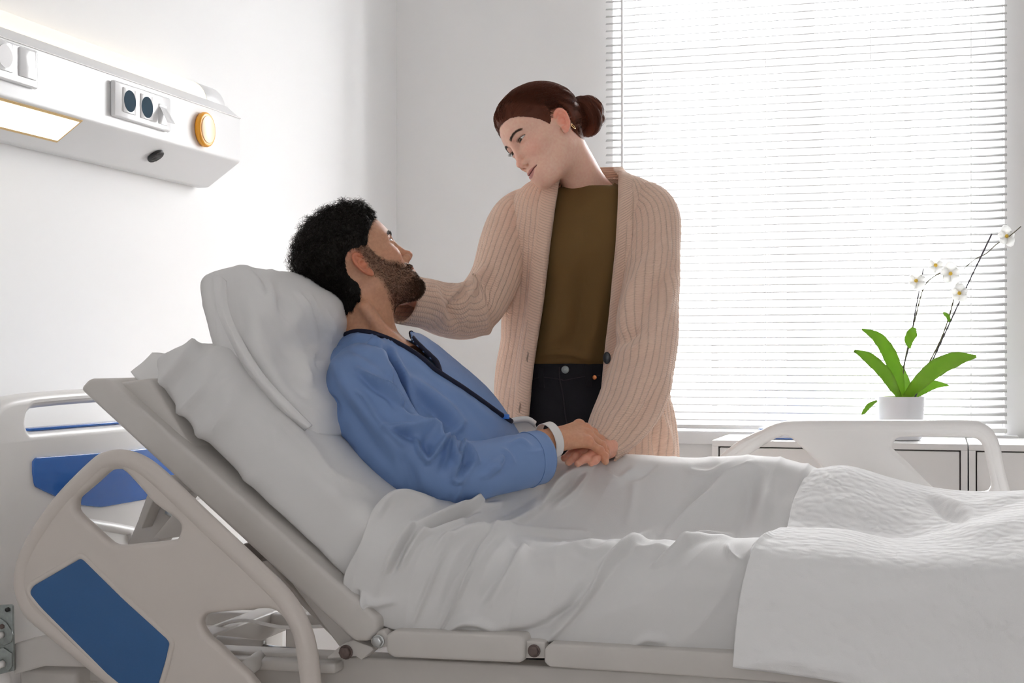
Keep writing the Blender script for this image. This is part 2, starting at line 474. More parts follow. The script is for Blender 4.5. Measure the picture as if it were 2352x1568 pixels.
def build_room():
    x0, x1, y0, y1, H = ROOM_X0, ROOM_X1, ROOM_Y0, ROOM_Y1, ROOM_H
    struct(mesh('floor', *box_geo((x0 - .2, y0 - .2, -0.12), (x1 + .2, y1 + .35, 0)), M['floor'], smooth=False))
    struct(mesh('ceiling', *box_geo((x0 - .2, y0 - .2, H), (x1 + .2, y1 + .35, H + .12)), M['ceil'], smooth=False))
    struct(mesh('wall_left', *box_geo((x0 - .2, y0 - .2, 0), (x0, y1 + .35, H)), M['wall'], smooth=False))
    struct(mesh('wall_right', *box_geo((x1, y0 - .2, 0), (x1 + .2, y1 + .35, H)), M['wall'], smooth=False))
    wall_with_hole('wall_back', x0, x1, 0, H, WIN_X0, WIN_X1, WIN_Z0, WIN_Z1, y1, y1 + .30)
    # unseen window added in the wall behind the viewpoint, for front fill light
    wall_with_hole('wall_front', x0, x1, 0, H, FILL_WIN[0], FILL_WIN[1], FILL_WIN[2], FILL_WIN[3], y0 - .2, y0)
    w2 = empty('fill_window', ((FILL_WIN[0] + FILL_WIN[1]) / 2, y0 - .1, FILL_WIN[2])); w2['kind'] = 'structure'
    mesh('pane', *box_geo((FILL_WIN[0], y0 - .104, FILL_WIN[2]), (FILL_WIN[1], y0 - .1, FILL_WIN[3])), M['glass'], w2, smooth=False)
    for x in (FILL_WIN[0], (FILL_WIN[0] + FILL_WIN[1]) / 2 - .025, FILL_WIN[1] - .05):
        box('frame_jamb', (x, y0 - .13, FILL_WIN[2]), (x + .05, y0 - .07, FILL_WIN[3]), M['frame_w'], w2)
    portal('fill_window_portal', ((FILL_WIN[0] + FILL_WIN[1]) / 2, y0 - .21, (FILL_WIN[2] + FILL_WIN[3]) / 2), (math.pi / 2, 0, 0), FILL_WIN[1] - FILL_WIN[0], FILL_WIN[3] - FILL_WIN[2])
    struct(box('baseboard_left', (x0, y0, 0), (x0 + .012, y1, .08), M['frame_w'], w=.003))
    struct(box('baseboard_back', (x0, y1 - .012, 0), (WIN_X1 + 1.5, y1, .08), M['frame_w'], w=.003))
    portal('window_portal', ((WIN_X0 + WIN_X1) / 2, y1 + .31, (WIN_Z0 + WIN_Z1) / 2), (-math.pi / 2, 0, 0), WIN_X1 - WIN_X0, WIN_Z1 - WIN_Z0)

FILL_WIN = (0.0, 0.6, 1.25, 1.85)
def build_window():
    yb = ROOM_Y1 + 0.16
    w = empty('window_1', ((WIN_X0 + WIN_X1) / 2, yb, WIN_Z0))
    w['kind'] = 'structure'
    fw = 0.045
    X = lambda px: P(px, 700, yb)[0]
    Zp = lambda py, px=1700: P(px, py, yb)[2]
    def bar(n, lo, hi): box(n, lo, hi, M['frame_w'], w, w=.004)
    xl, xr = WIN_X0, WIN_X1
    bar('frame_jamb', (xl, yb - .03, WIN_Z0), (xl + .05, yb + .04, WIN_Z1))
    bar('frame_jamb', (xr - .05, yb - .03, WIN_Z0), (xr, yb + .04, WIN_Z1))
    bar('frame_head', (xl + .05, yb - .028, WIN_Z1 - .05), (xr - .05, yb + .038, WIN_Z1))
    bar('frame_sill', (xl + .05, yb - .028, WIN_Z0), (xr - .05, yb + .038, WIN_Z0 + .05))
    xc = X(1848)
    bar('centre_post', (xc - .035, yb - .03, WIN_Z0 + .05), (xc + .035, yb + .04, WIN_Z1 - .05))
    zt = Zp(122)
    bar('transom', (xl + .05, yb - .027, zt - .035), (xr - .05, yb + .037, zt + .035))
    for px in (1642, 2085):
        x = X(px); bar('muntin', (x - .011, yb - .012, WIN_Z0 + .05), (x + .011, yb + .02, zt - .035))
        bar('muntin', (x - .011, yb - .012, zt + .035), (x + .011, yb + .02, WIN_Z1 - .05))
    for a, b in ((xl + .05, xc - .035), (xc + .035, xr - .05)):
        # sash frames
        V, Fc = join_geo(box_geo((a, yb - .02, WIN_Z0 + .05), (a + .022, yb + .03, zt - .035)), box_geo((b - .022, yb - .02, WIN_Z0 + .05), (b, yb + .03, zt - .035)),
                         box_geo((a + .022, yb - .02, WIN_Z0 + .05), (b - .022, yb + .03, WIN_Z0 + .08)), box_geo((a + .022, yb - .02, zt - .065), (b - .022, yb + .03, zt - .035)))
        mesh('sash', V, Fc, M['frame_w'], w, smooth=False)
        for py in (424, 722):
            z = Zp(py); bar('glazing_bar', (a + .022, yb - .010, z - .010), (b - .022, yb + .018, z + .010))
    xs = [xl + .05, X(1642), xc, X(2085), xr - .05]
    zs = [WIN_Z0 + .05, Zp(722), Zp(424), zt, WIN_Z1 - .05]
    for i in range(4):
        for j in range(4):
            mesh('pane', *box_geo((xs[i], yb + .002, zs[j]), (xs[i + 1], yb + .006, zs[j + 1])), M['glass'], w, smooth=False)
    # handles
    bar('handle', (xc - .045, yb - .06, 1.55), (xc - .02, yb - .03, 1.68))
    sill = box('window_sill', (WIN_X0 - .04, ROOM_Y1 - .05, WIN_Z0 - .035), (WIN_X1 + .04, ROOM_Y1 + .128, WIN_Z0 + .008), M['frame_w'], w, w=.004)

def build_blind():
    y = ROOM_Y1 - 0.03
    xl, xr = P(1393, 500, y)[0], P(2313, 500, y)[0]
    b = empty('venetian_blind', ((xl + xr) / 2, y, WIN_Z0 + .02), 'white horizontal slat venetian blind hanging over the bright window', 'blind')
    z = 0.842; pitch = 0.0243
    # curved slat section
    w = 0.0275; n = 5
    top = [((k / (n - 1) - .5) * w, 0.0022 * (1 - ((k / (n - 1) - .5) * 2) ** 2)) for k in range(n)]
    sec = top + [(a, c - 0.0007) for a, c in reversed(top)]
    tilt = math.radians(24)
    V = []
    for x in (xl, xr):
        for a, c in sec: V.append((x, y + a * math.cos(tilt) - c * math.sin(tilt), a * math.sin(tilt) + c * math.cos(tilt)))
    m = len(sec)
    Fc = [(i, (i + 1) % m, m + (i + 1) % m, m + i) for i in range(m)] + [tuple(range(m))[::-1], tuple(range(m, 2 * m))]
    me = None; k = 0
    zz = z + 0.028
    while zz < 2.72:
        if me is None:
            o = mesh('slat', V, Fc, M['slat'], b); me = o.data
        else:
            o = bpy.data.objects.new('slat', me); col.objects.link(o); o.parent = b; o.matrix_parent_inverse = world_of(b).inverted()
        o.location = (0, 0, zz); zz += pitch; k += 1
    box('bottom_rail', (xl, y - .013, z - .006), (xr, y + .013, z + .008), M['slat'], b, w=.003)
    box('head_rail', (xl, y - .02, 2.73), (xr, y + .02, 2.77), M['slat'], b, w=.003)
    for px in (1500, 1760, 2000, 2230):
        x = P(px, 500, y)[0]
        for dy in (-.0145, .0145):
            tube('ladder_cord', [(x, y + dy, z), (x, y + dy, 2.74)], .0008, M['cord'], b, sides=5)
    xw = P(1432, 500, y)[0]
    tube('tilt_wand', [(xw, y - .022, 2.72), (xw, y - .022, 1.45)], .004, M['slat'], b, sides=8)

def build_cabinets():
    yf, yb = 4.33, 4.70
    tops = []
    zt = P(1970, 1016, yf)[2]
    xs = [P(1634, 1050, yf)[0], P(2224, 1050, yf)[0], P(2224, 1050, yf)[0] + (P(2224, 1050, yf)[0] - P(1634, 1050, yf)[0])]
    labs = ['low white cabinet with one flat door beneath the orchid pot', 'low white cabinet at the right edge, beside the orchid cabinet']
    for i in range(2):
        a, b = xs[i] + .002, xs[i + 1] - .002
        c = empty('cabinet', ((a + b) / 2, (yf + yb) / 2, 0), labs[i], 'cabinet', 'low white cabinets under the window')
        t = .018
        V, Fc = join_geo(box_geo((a, yf, .0), (a + t, yb, zt - t)), box_geo((b - t, yf, .0), (b, yb, zt - t)),
                         box_geo((a + t, yf + .01, .0), (b - t, yb, .06)), box_geo((a + t, yb - .012, .06), (b - t, yb, zt - t)))
        mesh('body', V, Fc, M['cab'], c, smooth=False)
        box('top_panel', (a, yf, zt - t), (b, yb, zt), M['cab'], c, w=.002)
        box('door', (a + t + .004, yf + .004, .065), (b - t - .004, yf + .022, zt - t - .004), M['cab'], c, w=.0025)
        box('gap_shade_sheet', (a + t, yf + .024, .062), (b - t, yf + .030, zt - t - .001), M['gap'], c, w=0)  # dark sheet stands in for the shade in the door gaps
    return zt

def build_folder(zt):
    # blue folder with papers lying on the cabinet
    y0 = 4.42
    a = P(1742, 985, y0); b = P(1850, 985, y0)
    f = empty('paper_folder', (a[0] + .06, y0 + .1, zt), 'blue folder holding papers lying on the low cabinet', 'folder')
    box('back_cover', (a[0], y0, zt + .001), (a[0] + .16, y0 + .22, zt + .004), M['blueg'], f, w=.001)
    box('paper_stack', (a[0] + .004, y0 + .002, zt + .004), (a[0] + .155, y0 + .215, zt + .030), M['pot'], f, w=.001)
    box('front_cover', (a[0], y0 - .001, zt + .030), (a[0] + .16, y0 + .22, zt + .033), M['blueg'], f, w=.001)

def build_bed_unit():
    """service unit on the left wall: box section extruded along the wall"""
    xw = ROOM_X0
    xf = xw + 0.125
    yend = PX(553, 300, xf)[1]; y0 = 1.2
    z1 = PX(553, 272, xf)[2]; z2 = PX(546, 371, xf)[2]
    zb = PX(478, 432, xw + .03)[2]
    zt = z1 + .012
    u = empty('bed_head_unit', (xw, (y0 + yend) / 2, zb), 'long white bed head service unit with sockets and lamps on left wall', 'service unit')
    sec = [(xw + .001, zb), (xw + .035, zb), (xf, z2), (xf, z1), (xw + .085, zt + .022), (xw + .001, zt + .022)]
    prism('housing', [(x, yend, z) for x, z in sec], (0, y0 - yend, 0), M['unit'], u, w=.006, seg=3)
    # thin joint line and upper light trough
    box('seam', (xf - .002, y0, z1 - .0012), (xf + .0006, yend - .001, z1 + .0006), M['beds'], u, w=0)
    zc = zt + .022
    n = 14
    yl = PX(500, 225, xw + .04)[1]
    arc = [(xw + .005 + .058 * math.sin(t), zc - .004 + .062 * math.cos(t)) for t in np.linspace(0, math.pi / 2, n)] + [(xw + .005, zc - .004)]
    prism('lamp_cover', [(x, yl - .10, z) for x, z in arc], (0, y0 - yl + .10, 0), M['lamp'], u, w=0)
    prism('lamp_end_cap', [(x, yl, z) for x, z in arc], (0, -.098, 0), M['unit'], u, w=.002)
    # parts on the front face (x = xf)
    def fr(px, py): return PX(px, py, xf)
    def front_box(name, p0, p1, t, m, par=u, w=.004, ins=0.0):
        a, b = fr(*p0), fr(*p1)
        return box(name, (xf + ins, min(a[1], b[1]), min(a[2], b[2])), (xf + t, max(a[1], b[1]), max(a[2], b[2])), m, par, w=w)
    s1 = front_box('socket_plate', (252, 250), (383, 240), .010, M['unit2'])
    # rectangles are upright on the face: give them height from pixel heights at their left edges
    s1a, s1b = fr(256, 184), fr(256, 268); yA, yB = fr(252, 230)[1], fr(383, 270)[1]
    bpy.data.objects.remove(s1)
    pl = box('socket_plate', (xf, yA, s1b[2]), (xf + .011, yB, s1a[2]), M['unit2'], u, w=.005, seg=3)
    for px in (286, 326):
        c = fr(px, 233 if px == 286 else 247); h = .027
        s = box('socket', (xf + .010, c[1] - h * .95, c[2] - h), (xf + .0135, c[1] + h * .95, c[2] + h), M['unit2'], pl, w=.002)
        th = np.linspace(0, 2 * math.pi, 28, endpoint=False)
        prism('socket_well', [(xf + .0130, c[1] + .0235 * math.cos(t), c[2] + .0235 * math.sin(t)) for t in th], (.0012, 0, 0), M['teal'], s, w=0)
    c = fr(364, 265)
    hh = .016
    flap = [(xf + .011, c[1] - hh, c[2] + .02), (xf + .011, c[1] + hh, c[2] + .02), (xf + .030, c[1] + hh + .004, c[2] - .016), (xf + .034, c[1] - hh - .006, c[2] - .018)]
    prism('socket_flap', flap, (.002, 0, -.003), M['unit2'], pl, w=.001)
    box('data_port', (xf + .0105, c[1] - .018, c[2] - .022), (xf + .0125, c[1] + .018, c[2] + .024), M['unit'], pl, w=.001)
    # first plate, cut by the left edge
    qa, qb = fr(30, 97), fr(60, 205); yA2, yB2 = fr(-160, 80)[1], fr(78, 150)[1]
    pl2 = box('socket_plate', (xf, yA2, fr(60, 201)[2]), (xf + .011, yB2, fr(60, 112)[2]), M['unit2'], u, w=.005, seg=3)
    cc = fr(52, 148); box('rocker', (xf + .010, cc[1] - .028, cc[2] - .028), (xf + .014, cc[1] + .026, cc[2] + .028), M['unit2'], pl2, w=.002)
    c = fr(0, 130); s = box('socket', (xf + .010, c[1] - .030, c[2] - .028), (xf + .0135, c[1] + .022, c[2] + .028), M['unit2'], pl2, w=.002)
    th = np.linspace(0, 2 * math.pi, 28, endpoint=False)
    prism('socket_well', [(xf + .0130, c[1] - .003 + .022 * math.cos(t), c[2] + .022 * math.sin(t)) for t in th], (.0012, 0, 0), mat('socket_grey', (.55, .53, .53), .3), s, w=0)
    # amber nurse-call disc
    c = fr(465, 298)
    r = .042
    prism('call_button', [(xf, c[1] + r * math.cos(t), c[2] + r * math.sin(t)) for t in th], (.015, 0, 0), M['amber'], u, w=.006, seg=3)
    prism('call_lens', [(xf + .0130, c[1] + r * .78 * math.cos(t), c[2] + r * .78 * math.sin(t)) for t in th], (.004, 0, 0), M['amber2'], u, w=.001)
    # parts on the slanted underside
    A = np.array([xf, 0, z2]); Bv = np.array([xw + .035, 0, zb])
    dv = (Bv - A); L = np.linalg.norm(dv); dv /= L; nn = np.array([-dv[2], 0, dv[0]])
    if nn[2] > 0: nn = -nn
    def us(px, py):
        # meet the pixel ray with the slanted plane
        r_ = ray(px, py); o = np.array([0, 0, CAM_H])
        t = ((A - o) @ nn) / (r_ @ nn); return o + r_ * t
    c = us(356, 356)
    e1 = np.array([0, 1, 0]); e2 = dv
    g = prism('speaker_grille', [c + .0205 * (math.cos(t) * e1 + math.sin(t) * e2) for t in th], nn * .007, M['blk'], u, w=.002)
    for k in range(-3, 4):
        hw = math.sqrt(max(0.0, .0165 ** 2 - (k * .0048) ** 2))
        a = c + nn * .0068 + e2 * k * .0048
        V = [a - e1 * hw - e2 * .0011, a + e1 * hw - e2 * .0011, a + e1 * hw + e2 * .0011, a - e1 * hw + e2 * .0011]
        prism('grille_rib', V, nn * .0012, M['blk'], g, w=0)
    ce = us(165, 285); cs = us(95, 285)
    l0 = us(178, 278); l1 = us(134, 322)
    wv = (l1 - l0) @ dv
    yR = (l0[1] + l1[1]) / 2; base0 = A + dv * ((l0 - A) @ dv)
    quad = [base0 + e1 * (yR) - 0 * e1, base0 + dv * wv + e1 * yR, base0 + dv * wv + e1 * (yR - .38), base0 + e1 * (yR - .38)]
    prism('reading_lamp_panel', quad, nn * .003, M['lamp2'], u, w=.001)
    ins = [q + nn * .0005 for q in (quad[0] - dv * .006 + e1 * .006, quad[1] + dv * .006 + e1 * .006, quad[2] + dv * .006 - e1 * .006, quad[3] - dv * .006 - e1 * .006)]
    prism('reading_lamp_rim', ins, nn * .0012, mat('lamp_rim', (.72, .5, .22), .4), u, w=0)
def build_place():
    zt = build_cabinets()
    build_folder(zt)
    build_bed_unit()
    build_orchid(zt)
    build_bed()
    build_bedding()
    build_man()
    build_woman()

def build_orchid(zt):
    yc = 4.50
    c = P(2067, 1000, yc); x0 = c[0]
    o = empty('potted_orchid', (x0, yc, zt), 'white flowering orchid with broad green leaves in pale pot', 'orchid')
    # pot
    prof = [(0, .002), (.060, .002), (.064, .008), (.0725, .125), (.0725, .131), (.068, .131), (.066, .115), (0, .112)]
    ns = 40; V = []; Fc = []
    for r, h in prof:
        for k in range(ns): V.append((x0 + r * math.cos(2 * math.pi * k / ns), yc + r * math.sin(2 * math.pi * k / ns), zt + h))
    for i in range(len(prof) - 1):
        for k in range(ns): Fc.append((i * ns + k, i * ns + (k + 1) % ns, (i + 1) * ns + (k + 1) % ns, (i + 1) * ns + k))
    mesh('pot', V[:(len(prof) - 1) * ns + ns], Fc, M['pot'], o).data.set_sharp_from_angle(angle=.7)
    V = [(x0 + .066 * math.cos(t), yc + .066 * math.sin(t), zt + .118) for t in np.linspace(0, 2 * math.pi, 24, endpoint=False)]
    prism('bark_mix', V, (0, 0, -.006), M['bark'], o, w=.001)
    S = lambda px, py, Y: P(px, py, Y)
    def leaf(pts, width, name='leaf', twist=0.25, droop=0.12):
        """pts: pixel+depth centre line; width list in m"""
        cl = catmull([S(*q) for q in pts], 16)
        wd = np.interp(np.linspace(0, 1, 16), np.linspace(0, 1, len(width)), width)
        T = np.gradient(cl, axis=0); T /= np.linalg.norm(T, axis=1)[:, None]
        side = np.cross(T, np.array([0.15, -1.0, 0.25])); side /= np.linalg.norm(side, axis=1)[:, None]
        side = side + np.array([0, twist, 0]); side /= np.linalg.norm(side, axis=1)[:, None]
        nrm = np.cross(side, T)
        us = np.linspace(-1, 1, 7)
        V = np.array([cl[i] + side[i] * wd[i] * u + nrm[i] * droop * wd[i] * (u * u + .12 * (abs(u) < .1)) for i in range(16) for u in us])
        W = V - np.repeat(nrm, 7, 0) * .0016
        Fc = grid_faces(7, 16, False); n = len(V)
        F2 = [tuple(f) for f in Fc] + [tuple(n + i for i in f[::-1]) for f in Fc]
        rim = list(range(7)) + [7 * i + 6 for i in range(1, 16)] + [15 * 7 + i for i in range(5, -1, -1)] + [7 * i for i in range(14, 0, -1)]
        F2 += [(rim[i], rim[(i + 1) % len(rim)], n + rim[(i + 1) % len(rim)], n + rim[i]) for i in range(len(rim))]
        return mesh(name, np.concatenate([V, W]), F2, M['leaf'], o)
    leaf([(2072, 915, 4.50), (2062, 870, 4.47), (2043, 815, 4.45), (2015, 775, 4.43), (1980, 756, 4.42)], [.008, .020, .024, .019, .003])
    leaf([(2068, 915, 4.48), (2050, 885, 4.42), (2030, 855, 4.40), (1995, 822, 4.38), (1962, 805, 4.37)], [.008, .017, .021, .019, .004])
    leaf([(2080, 912, 4.50), (2110, 880, 4.46), (2150, 845, 4.43), (2195, 825, 4.41), (2243, 818, 4.40)], [.010, .022, .027, .023, .004])
    leaf([(2095, 915, 4.52), (2120, 895, 4.56), (2145, 883, 4.58), (2180, 885, 4.60)], [.007, .015, .014, .002])
    leaf([(2078, 912, 4.52), (2082, 885, 4.55), (2068, 850, 4.58), (2052, 815, 4.60)], [.008, .014, .014, .003])
    leaf([(2014, 920, 4.45), (1998, 930, 4.43), (1985, 945, 4.42), (1979, 952, 4.42)], [.003, .008, .006, .001])
    leaf([(2090, 800, 4.50), (2088, 782, 4.49), (2095, 765, 4.48), (2099, 752, 4.48)], [.003, .014, .016, .006], 'leaf', 0.0, 0.05)
    leaf([(2181, 740, 4.50), (2178, 728, 4.49), (2172, 722, 4.48), (2167, 717, 4.48)], [.003, .007, .006, .002], 'leaf', 0.0, 0.05)
    def stem(pts, r, m, name):
        return tube(name, catmull([S(*q) for q in pts], 8 * len(pts)), r, m, o, sides=7)
    stem([(2100, 915, 4.50), (2150, 810, 4.50), (2205, 690, 4.50), (2278, 537, 4.50)], .0024, M['stick'], 'support_stick')
    stem([(2092, 915, 4.50), (2120, 860, 4.50), (2165, 770, 4.50), (2190, 690, 4.50), (2196, 650, 4.50)], .0022, M['stem'], 'flower_stem')
    stem([(2074, 845, 4.52), (2090, 785, 4.52), (2105, 700, 4.52), (2121, 616, 4.52)], .0020, M['stick'], 'support_stick')
    stem([(2068, 915, 4.52), (2080, 820, 4.52), (2100, 740, 4.52), (2122, 660, 4.52), (2150, 632, 4.50), (2175, 622, 4.50)], .0018, M['stem'], 'flower_stem')
    stem([(2213, 617, 4.5), (2240, 595, 4.5), (2265, 582, 4.5), (2290, 560, 4.5), (2315, 545, 4.5), (2345, 520, 4.48)], .0015, M['stem'], 'flower_stem')
    # blossoms
    rs = random.Random(4)
    def blossom(px, py, Y, r, face):
        c = S(px, py, Y); face = Vector(face).normalized()
        q = face.to_track_quat('Z', 'Y').to_matrix()
        root = None
        for k in range(5):
            a = 2 * math.pi * k / 5 + .3
            big = 1.0 if k in (1, 4) else .8
            V = []; nr, nt = 5, 6
            for i in range(nr + 1):
                t = i / nr; wd = r * .52 * big * math.sin(math.pi * (t * .88 + .06)) ** .7
                for j in range(nt + 1):
                    u = j / nt * 2 - 1
                    lx = r * big * t; ly = wd * u; lz = .010 * math.sin(t * 2.6) - .006 * u * u
                    V.append(Vector(c) + q @ Vector((lx * math.cos(a) - ly * math.sin(a), lx * math.sin(a) + ly * math.cos(a), lz)))
            Fc = [(i * (nt + 1) + j, i * (nt + 1) + j + 1, (i + 1) * (nt + 1) + j + 1, (i + 1) * (nt + 1) + j) for i in range(nr) for j in range(nt)]
            p_ = mesh('petal', [tuple(v) for v in V], Fc, M['petal'], o)
            md = p_.modifiers.new('thickness', 'SOLIDIFY'); md.thickness = .0008
        V, Fc = tube_geo([Vector(c) + q @ Vector((0, 0, h)) for h in (0, .004, .009, .013)], [.003, .006, .005, .001], 8)
        mesh('flower_lip', V, Fc, M['lipy'], o)
    for b in ((2105, 645, 4.50, .034, (-.2, -1, .1)), (2148, 610, 4.52, .030, (.2, -1, .2)), (2182, 628, 4.48, .036, (.3, -1, -.1)),
              (2203, 672, 4.47, .030, (.1, -1, -.3)), (2310, 543, 4.50, .033, (.4, -.8, .1))):
        blossom(*b)

def build_bed():
    YN, YF = 2.20, 3.08
    bed = empty('hospital_bed', (-.55, (YN + YF) / 2, 0), 'adjustable hospital bed with raised backrest, plastic rails and blue panels', 'bed')
    # --- decks: outline in the side plane, swept across the bed
    def deck(name, px, m, w=.012, y0=YN, y1=YF):
        return prism(name, [P(x, y, y0) for x, y in px], (0, y1 - y0, 0), m, bed, w=w, seg=4)
    back = [(182, 893), (200, 872), (222, 868), (330, 868), (868, 1430), (866, 1452), (846, 1472), (815, 1474)]
    deck('backrest_deck', [(182, 893), (203, 869), (245, 869), (868, 1420), (866, 1452), (846, 1473), (812, 1473)], M['beds'], w=.008)
    # raised inner lip of the backrest panel behind the rounded rim
    prism('backrest_tray', [P(x, y, YN + .03) for x, y in [(262, 880), (345, 868), (425, 1005), (560, 1146), (868, 1416), (850, 1430)]], (0, YF - YN - .06, 0), M['beds'], bed, w=.006)
    deck('seat_deck', [(885, 1460), (902, 1448), (1195, 1460), (1207, 1472), (1206, 1512), (1195, 1523), (902, 1510), (886, 1497)], M['beds'], w=.010)
    deck('leg_deck', [(1250, 1490), (1262, 1478), (2560, 1545), (2570, 1556), (2568, 1610), (2556, 1620), (1262, 1532), (1249, 1520)], M['beds'], w=.010)
    def bolt(px, py, Y, r, m):
        c = P(px, py, Y)
        th = np.linspace(0, 2 * math.pi, 6, endpoint=False)
        prism('bolt', [c + np.array([r * math.cos(t), 0, r * math.sin(t)]) for t in th], (0, -.010, 0), m, bed, w=.002)
        th = np.linspace(0, 2 * math.pi, 16, endpoint=False)
        prism('washer', [c + np.array([r * 1.15 * math.cos(t), 0, r * 1.15 * math.sin(t)]) for t in th], (0, -.0025, 0), m, bed, w=.0005)
    deck('hinge_tab', [(850, 1452), (880, 1446), (893, 1462), (893, 1482), (868, 1490), (851, 1478)], M['beds'], w=.003, y0=YN + .008, y1=YN + .05)
    bolt(869, 1472, YN + .006, .0095, M['metal'])
    deck('hinge_tab', [(1204, 1472), (1252, 1474), (1252, 1512), (1204, 1512)], M['beds'], w=.003, y0=YN + .008, y1=YN + .05)
    bolt(1227, 1494, YN + .006, .0090, M['rust'])
    # bracket under the backrest hinge
    deck('hinge_bracket', [(752, 1508), (785, 1480), (812, 1470), (855, 1486), (858, 1492), (830, 1515), (818, 1507), (752, 1512)], M['beds'], w=.002, y0=YN + .02, y1=YN + .06)
    bolt(795, 1497, YN + .018, .0105, M['rust'])
    # --- lower frame
    def beam(name, px, Y0, Y1, m=None, w=.004):
        return prism(name, [P(x, y, Y0) for x, y in px], (0, Y1 - Y0, 0), m or M['beds'], bed, w=w)
    beam('side_beam', [(120, 1474), (1180, 1526), (2600, 1600), (2600, 1690), (120, 1560)], YN + .06, YN + .11)
    zf = P(900, 1440, YF)[2]
    box('side_beam', (-1.50, YF - .11, .50), (.42, YF - .06, .57), M['beds'], bed)
    for x in (-1.34, -.86, -.3, .3):
        box('cross_beam', (x, YN + .11, .505), (x + .05, YF - .11, .555), M['beds'], bed)
    beam('outer_rail_beam', [(470, 1510), (770, 1524), (770, 1548), (470, 1532)], YN + .02, YN + .058)
    # inner profile seen through the rail opening
    beam('lift_beam', [(470, 1405), (930, 1420), (930, 1448), (470, 1436)], YN + .46, YN + .50)
    beam('lift_post', [(655, 1440), (700, 1440), (700, 1490), (655, 1490)], YN + .42, YN + .46)
    # gas strut
    tube('actuator_sleeve', [P(500, 1476, YN + .2), P(605, 1488, YN + .2)], .014, M['beds'], bed, sides=14)
    tube('actuator_rod', [P(600, 1487, YN + .2), P(690, 1497, YN + .2)], .007, M['metal'], bed, sides=12)
    tube('cable', catmull([P(480, 1460, YN + .30), P(500, 1438, YN + .30), P(560, 1424, YN + .30), P(650, 1440, YN + .30), P(745, 1438, YN + .30), P(800, 1440, YN + .30)], 40), .0035, M['bedw2'], bed, sides=8)
    # backrest lift arm
    beam('lift_arm', [(348, 1120), (390, 1090), (432, 1130), (405, 1165), (330, 1300), (270, 1300)], YN + .25, YN + .31, M['beds'])
    beam('lift_arm_bracket', [(318, 1190), (338, 1135), (352, 1128), (352, 1150), (325, 1215)], YN + .20, YN + .24, M['beds'], w=.002)
    beam('lift_arm_bracket', [(405, 1170), (420, 1195), (418, 1232), (370, 1238), (352, 1235)], YN + .16, YN + .18, M['beds'], w=.002)
    tube('pivot_pin', [P(382, 1175, YN + .2), P(410, 1192, YN + .2)], .005, M['metal'], bed, sides=10)
    prism('backrest_brace', [P(x, y, YN + .25) for x, y in [(555, 1250), (575, 1243), (790, 1480), (800, 1500), (740, 1440)]], (0, .05, 0), M['rust'] if False else M['beds'], bed, w=.003)
    prism('backrest_brace', [P(x, y, YN + .05) for x, y in [(550, 1253), (580, 1245), (610, 1275), (590, 1295)]], (0, .78, 0), mat('brace_dark', (.18, .16, .15), .6), bed, w=.003)
    prism('backrest_stay', [P(x, y, YN + .06) for x, y in [(670, 1340), (700, 1350), (815, 1472), (790, 1500)]], (0, .03, 0), M['beds'], bed, w=.003)
    # --- headboard in the plane x = XH
    XH = -1.615
    ey = np.array([0, 1.0, 0]); ez = np.array([0, 0, 1.0])
    H2 = lambda px, py: (PX(px, py, XH)[1], PX(px, py, XH)[2])
    yc = (YN + YF) / 2
    def sym(pts):
        """half outline given for the near side; mirrored about the bed centre"""
        a = [H2(*p) for p in pts]
        return a + [(2 * yc - y, z) for y, z in reversed(a)]
    half = [(30, 1740), (0, 1640), (-28, 1500), (-50, 1380), (-72, 1180), (-70, 1010), (-50, 940), (-10, 914), (60, 903), (180, 894)]
    outer = sym(half)
    outer = round_poly(outer, .35, 4)
    slot = round_poly(sym([(40, 990), (33, 972), (36, 950), (48, 938), (120, 930), (200, 924)][::1]), .4, 4)
    plate('headboard', outer, [slot], (XH, 0, 0), ey, ez, (1, 0, 0), M['bedw2'], bed, depth=.012, bev=.016, res=4)
    bp = [(44, 1062), (50, 1051), (120, 1047), (200, 1040)]
    bl = [(100, 1150), (48, 1116), (42, 1090)]
    pts = [H2(*p) for p in ((200, 1164), (150, 1158), (115, 1148), (48, 1116), (43, 1085), (43, 1058), (50, 1050), (150, 1043), (230, 1037))]
    pan = pts + [(2 * yc - y, z) for y, z in reversed(pts)]
    pan = round_poly(pan, .25, 4)
    plate('headboard_blue_panel', pan, [], (XH + .029, 0, 0), ey, ez, (1, 0, 0), M['blueg'], bed, depth=.0015, bev=.0015, res=2)
    # raised bead round the handle slot and the blue stripe along its lower edge
    a, b = PX(36, 988, XH), PX(520, 965, XH)
    box('handle_stripe', (XH - .02, a[1] + .02, a[2] - .002), (XH + .02, 2 * yc - a[1] - .02, a[2] + .0025), M['blueg'], bed, w=.001)
    # lower moulding of the headboard
    mo = [H2(*p) for p in ((60, 1215), (100, 1195), (200, 1205), (300, 1225))]
    tube('headboard_moulding', catmull([np.array([XH + .022, y, z]) for y, z in mo + [(2 * yc - y, z) for y, z in reversed(mo)]], 40), .012, M['bedw2'], bed, sides=10)
    # plate with pins, bottom left, and the cross member beside it
    q = [PX(x, y, XH + .05) for x, y in [(-60, 1384), (26, 1388), (32, 1402), (28, 1545), (-60, 1545)]]
    zp = P(0, 1390, YN - .02)
    def mp(px, py): return P(px, py, YN - .04)
    prism('latch_plate', [mp(*p) for p in [(-50, 1392), (24, 1388), (28, 1392), (31, 1540), (-50, 1560)]], (0, .006, 0), M['zinc'], bed, w=.001)
    prism('latch_hook', [mp(*p) + np.array([0, -.004, 0]) for p in [(-40, 1420), (2, 1418), (16, 1428), (28, 1446), (32, 1458), (28, 1474), (12, 1482), (0, 1478), (-40, 1490)]], (0, .004, 0), M['zinc'], bed, w=.001)
